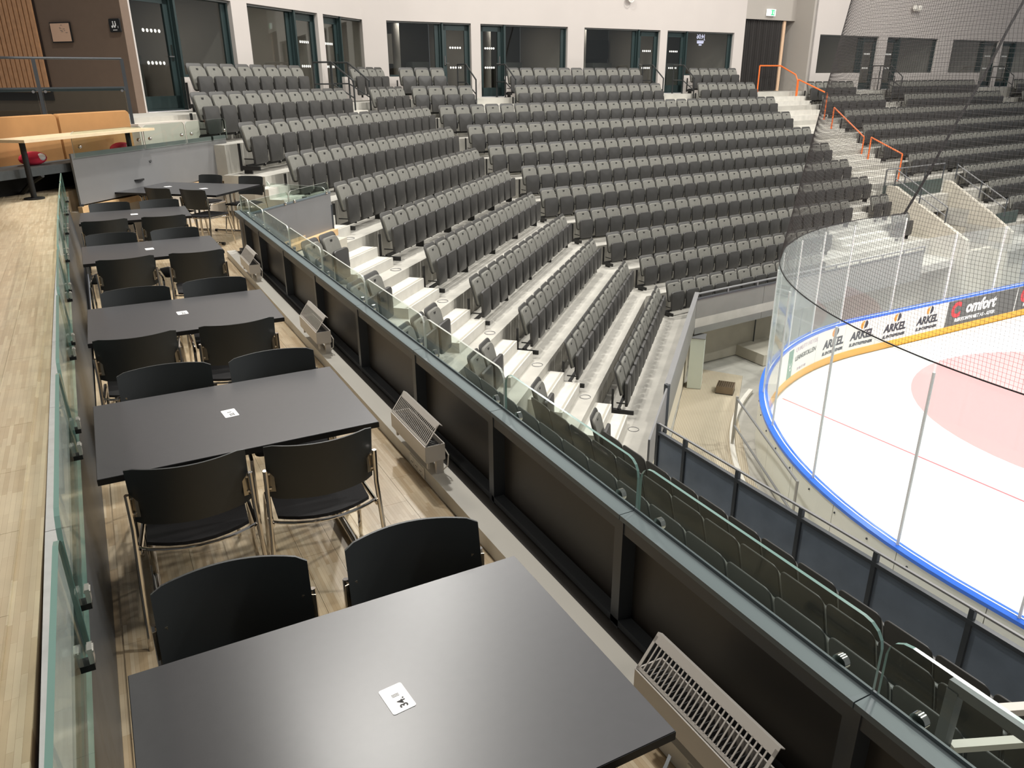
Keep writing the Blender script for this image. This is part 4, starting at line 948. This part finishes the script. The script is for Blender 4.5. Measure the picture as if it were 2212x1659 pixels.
for s in (13.5, 14.7, 15.9, 17.1): b = M(); b.tube([P3('B', 8.2, s, 0, -1.25), P3('B', 8.2, s, 0, -.72)], .02, 6); obj('post', b, steel_dark, t)

# ------------------------------------------------------------------ rink
ZI, ZB = -5.0, -3.95
RC, RAD = (18.1, 4.45), 9.0
def path(s):
    """board line: returns point and inward normal; s=0 at start of the arc"""
    if s < 0: return (9.1, 4.45+s), (1, 0), (0, 1)
    L = RAD*PI/2
    if s < L:
        a = PI-s/RAD; return (RC[0]+RAD*math.cos(a), RC[1]+RAD*math.sin(a)), (-math.cos(a), -math.sin(a)), (math.sin(a), -math.cos(a))
    return (18.1+(s-L), 13.45+(s-L)*.012), (0, -1), (1, .012)
S0, S1 = -11, 14.14+20
def ribbon(s0, s1, off0, off1, z0, z1, ds=.35, mi=0, mb=None):
    mb = mb or M(); n = max(1, int((s1-s0)/ds)); vs = []
    for i in range(n+1):
        (x, y), (nx_, ny_), _ = path(s0+(s1-s0)*i/n)
        for o_, z in ((off0, z0), (off1, z0), (off1, z1), (off0, z1)): vs.append((x+nx_*o_, y+ny_*o_, z))
    fs = [(4*i+j, 4*i+4+j, 4*i+4+(j+1) % 4, 4*i+(j+1) % 4) for i in range(n) for j in range(4)]+[(0, 1, 2, 3), (4*n+3, 4*n+2, 4*n+1, 4*n)]
    return mb.add(vs, fs, mi)
# ice
ic = M(); pts = []
for i in range(80): (x, y), n_, _ = path(S0+(S1-S0)*i/79); pts.append((x+n_[0]*.1, y+n_[1]*.1))
ic.prism(pts+[(36, 13.5), (36, -7)], ZI-.05, ZI); ice = struct('floor_ice', ic, ice_m)
cm = M(); cm.prism([(19.85+4.6*math.cos(a), 7.4+4.6*math.sin(a)) for a in [2*PI*i/64 for i in range(64)]], ZI, ZI+.002); obj('painted_circle', cm, ice_pink, ice)
cm = M(); cm.prism([(13.74, 12.1), (13.79, 12.1), (14.45, -6), (14.40, -6)], ZI, ZI+.0015); obj('goal_line', cm, ice_red, ice)
bd = thing('rink_boards', 'white rink boards with blue top rail and yellow kick plate around the ice corner', 'boards')
edges = [S0+1.35*i for i in range(int((S1-S0)/1.35)+1)]
for a_, b_ in zip(edges, edges[1:]):
    obj('board_panel', ribbon(a_+.004, b_-.004, 0, .05, ZI+.2, ZB-.04), board_white, bd)
    obj('outer_panel', ribbon(a_+.006, b_-.006, -.09, -.07, ZI, ZB-.05), board_out, bd)
obj('kick_plate', ribbon(S0, S1, 0, .065, ZI, ZI+.2), kick_yellow, bd)
obj('top_rail', ribbon(S0, S1, -.12, .055, ZB-.045, ZB+.01), board_blue, bd); obj('rail_highlight', ribbon(S0, S1, -.02, 0, ZB+.008, ZB+.014), txt_white, bd)
for s_ in range(-10, 30):
    (x, y), n_, _ = path(s_*.75+.2); b = M(); b.ell((x-n_[0]*.092, y-n_[1]*.092, ZB-.18), (.018, .018, .018), 8, 5); obj('bolt', b, steel_dark, bd)
# shield glass: posts and panes
ZG, ZG2 = -1.20, -1.98
SE = 15.2     # where the tall glass ends on the long side
ps = [-8.9, -6.9, -4.9, -2.9, -.55, 1.21, 3.24, 5.3, 7.0, 8.7, 10.3, 11.7, 13.1, 15.2]
rg = thing('rink_shield', 'tall clear acrylic shield panels with posts above the rink corner boards', 'shield')
for a_, b_ in zip(ps, ps[1:]):
    mb = ribbon(a_+.02, b_-.02, -.035, -.023, ZB+.01, ZG, 9); obj('pane', mb, rink_glass, rg, True)
for s_ in ps:
    (x, y), n_, _ = path(s_); b = M(); b.box((x-n_[0]*.03, y-n_[1]*.03, (ZB+ZG)/2-.06), (.03, .03, ZG-ZB-.12), math.atan2(n_[1], n_[0])); obj('post', b, mat('post_aluminium', rgb(226, 226, 224), .4, 0) if s_ == ps[0] else bpy.data.materials['post_aluminium'], rg)
rg2 = thing('rink_shield', 'lower clear acrylic shield panels along the far long side of the rink', 'shield')
ps2 = [15.2+2.4*i for i in range(9)]
for a_, b_ in zip(ps2, ps2[1:]): obj('pane', ribbon(a_+.02, b_-.02, -.035, -.023, ZB+.01, ZG2, 1), rink_glass, rg2)
for s_ in ps2[1:]:
    (x, y), n_, _ = path(s_); b = M(); b.box((x-n_[0]*.03, y-n_[1]*.03, (ZB+ZG2)/2), (.045, .045, ZG2-ZB)); obj('post', b, bpy.data.materials['post_aluminium'], rg2)
# outer base rail with supports
b = ribbon(-4, 9.5, -.62, -.52, ZI, ZI+.08); tag(obj('cable_duct', b, white_pl), 'white curved duct on the floor outside the rink boards', 'duct')
# lettering on the far boards
L0 = RAD*PI/2
def on_board(me, s, z, m, name, parent, shear=0):
    """wrap a flat text mesh (x right, y up) on the inner face of the boards"""
    me.materials.clear(); me.materials.append(m)
    for v in me.vertices:
        X, Y, Z = v.co; (x, y), n_, t_ = path(s+X); v.co = (x+n_[0]*(.056+Z), y+n_[1]*(.056+Z), z+Y)
    return obj(name, me, None, parent)
def sx(x): return x-18.1+L0 if x > 18.1 else RAD*(PI-math.acos(max(-1, min(1, (x-18.1)/RAD))))
for i, x in enumerate((16.75, 18.0, 19.4, 20.85)):
    t = thing('board_advert', '%s of four white board adverts with dark name and orange and grey roundel' % ('leftmost', 'second from left', 'third from left', 'rightmost')[i], 'advert'); s = sx(x)
    on_board(text_mesh('ARKEL', .32, .012, .002, .15), s, -4.42, txt_dark, 'lettering', t)
    on_board(text_mesh('EL.ENTREPRENØR', .12, .004, .002, .15), s, -4.66, txt_dark, 'lettering', t)
    for sg, mm in ((-1, txt_orange), (1, txt_dark)):
        b = M(); pts = [(sg*.025, -.13)]+[(sg*(.025+.12*math.sin(a)), -.13*math.cos(a)) for a in [PI*i_/10 for i_ in range(11)]]+[(sg*.025, .13)]
        vs = []
        for X, Y in pts:
            (px, py), n_, t_ = path(s+.05+X+Y*.15); vs.append((px+n_[0]*.058, py+n_[1]*.058, -4.13+Y*.9))
        b.add(vs, [tuple(range(len(vs)))]); obj('roundel_half', b, mm, t)
for i, x0 in enumerate((21.75, 25.3)):
    t = thing('board_advert', ('dark grey board advert with a red initial and white name' if i == 0 else 'second dark grey board advert, cut by the right edge of the picture'), 'advert')
    s = sx(x0); obj('banner', ribbon(s, s+3.5, .05, .0545, ZI+.21, ZB-.06), banner_grey, t)
    on_board(text_mesh('C', .62, .035, .002), s+.42, -4.33, txt_red, 'initial', t); on_board(text_mesh('omfort', .52, .02, .002, .12), s+1.65, -4.30, txt_white, 'lettering', t)
    on_board(text_mesh('RØRKOMPANIET AS - ASKER', .16, .004, .002, .1), s+1.45, -4.64, txt_white, 'lettering', t)
t = thing('board_advert', 'pale board advert with green emblem panel in the rink corner', 'advert')
s = sx(15.55)
on_board(text_mesh('QUALITY HOTEL', .17, .0, .002, .1), s-.22, -4.14, txt_lilac, 'lettering', t); on_board(text_mesh('LEANGKOLLEN', .175, .003, .002, .1), s-.25, -4.38, txt_grey, 'lettering', t)
on_board(text_mesh('77 00 77 00', .11, .0, .002), s-.4, -4.70, txt_lilac, 'lettering', t)
obj('emblem_panel', ribbon(s-1.35, s-1.02, .05, .0545, ZI+.21, ZB-.1, .1), banner_green, t)
b = M()
for j in range(2):
    vs = []
    for q in range(9):
        a = q/8; (px, py), n_, _ = path(s-1.28+.18*a+j*.03); z = -4.35-.12*math.sin(a*PI*.9)-j*.1
        vs += [(px+n_[0]*.058, py+n_[1]*.058, z), (px+n_[0]*.058, py+n_[1]*.058, z-.035)]
    b.add(vs, [(2*i, 2*i+1, 2*i+3, 2*i+2) for i in range(8)])
obj('emblem', b, txt_white, t)

# ------------------------------------------------------------------ protective net with ropes
CELL = .052; ZN = 8.0; sN0, sN1 = -7.0, 15.05
def npt(s, z):
    f = (z-ZG)/(ZN-ZG); ss = sN0+(s-sN0)*(1+f*.17)
    (x, y), n_, _ = path(ss); o_ = -.03+1.35*f+.03*math.sin(s*1.3+z*.8)*min(1, f*8)
    return (x+n_[0]*o_, y+n_[1]*o_, z), n_
net = M(); nv = net.v; nf = net.f
hw = .00155
def strand(pts):
    n = len(nv)
    for (p, n_), d in pts:
        tx, ty, tz = d
        nv.append((p[0]-tx*hw, p[1]-ty*hw, p[2]-tz*hw)); nv.append((p[0]+tx*hw, p[1]+ty*hw, p[2]+tz*hw)); nv.append((p[0]-n_[0]*hw*1.7, p[1]-n_[1]*hw*1.7, p[2]))
    for i in range(len(pts)-1):
        a = n+3*i
        nf.extend(((a, a+3, a+4, a+1), (a+1, a+4, a+5, a+2), (a+2, a+5, a+3, a)))
s = sN0
while s < sN1:
    strand([(npt(s+.06*math.sin(z*2.1+s), z), (npt(s, z)[1][1], -npt(s, z)[1][0], 0)) for z in [ZG+(ZN-ZG)*i/14 for i in range(15)]]); s += CELL
z = ZG
while z < ZN:
    strand([(npt(sN0+(sN1-sN0)*i/90, z+.02*math.sin(i*.5+z)), (0, 0, 1)) for i in range(91)]); z += CELL
net.mi = [0]*len(net.f)
t = thing('safety_net', 'black safety net hanging above the rink shield, held by dark ropes', 'net')
o = obj('netting', net, net_m, t); o['kind'] = 'stuff'
b = M(); b.tube([npt(sN0+(sN1-sN0)*i/70, ZG+.01)[0] for i in range(71)], .011, 6); obj('bottom_rope', b, rope_m, t)
b = M(); b.tube([(lambda p: (p[0]+.03*math.sin(i*.9), p[1], p[2]))(npt(sN1, ZG+(ZN-ZG)*i/24)[0]) for i in range(25)], .035, 6); obj('edge_rope', b, rope_m, t)
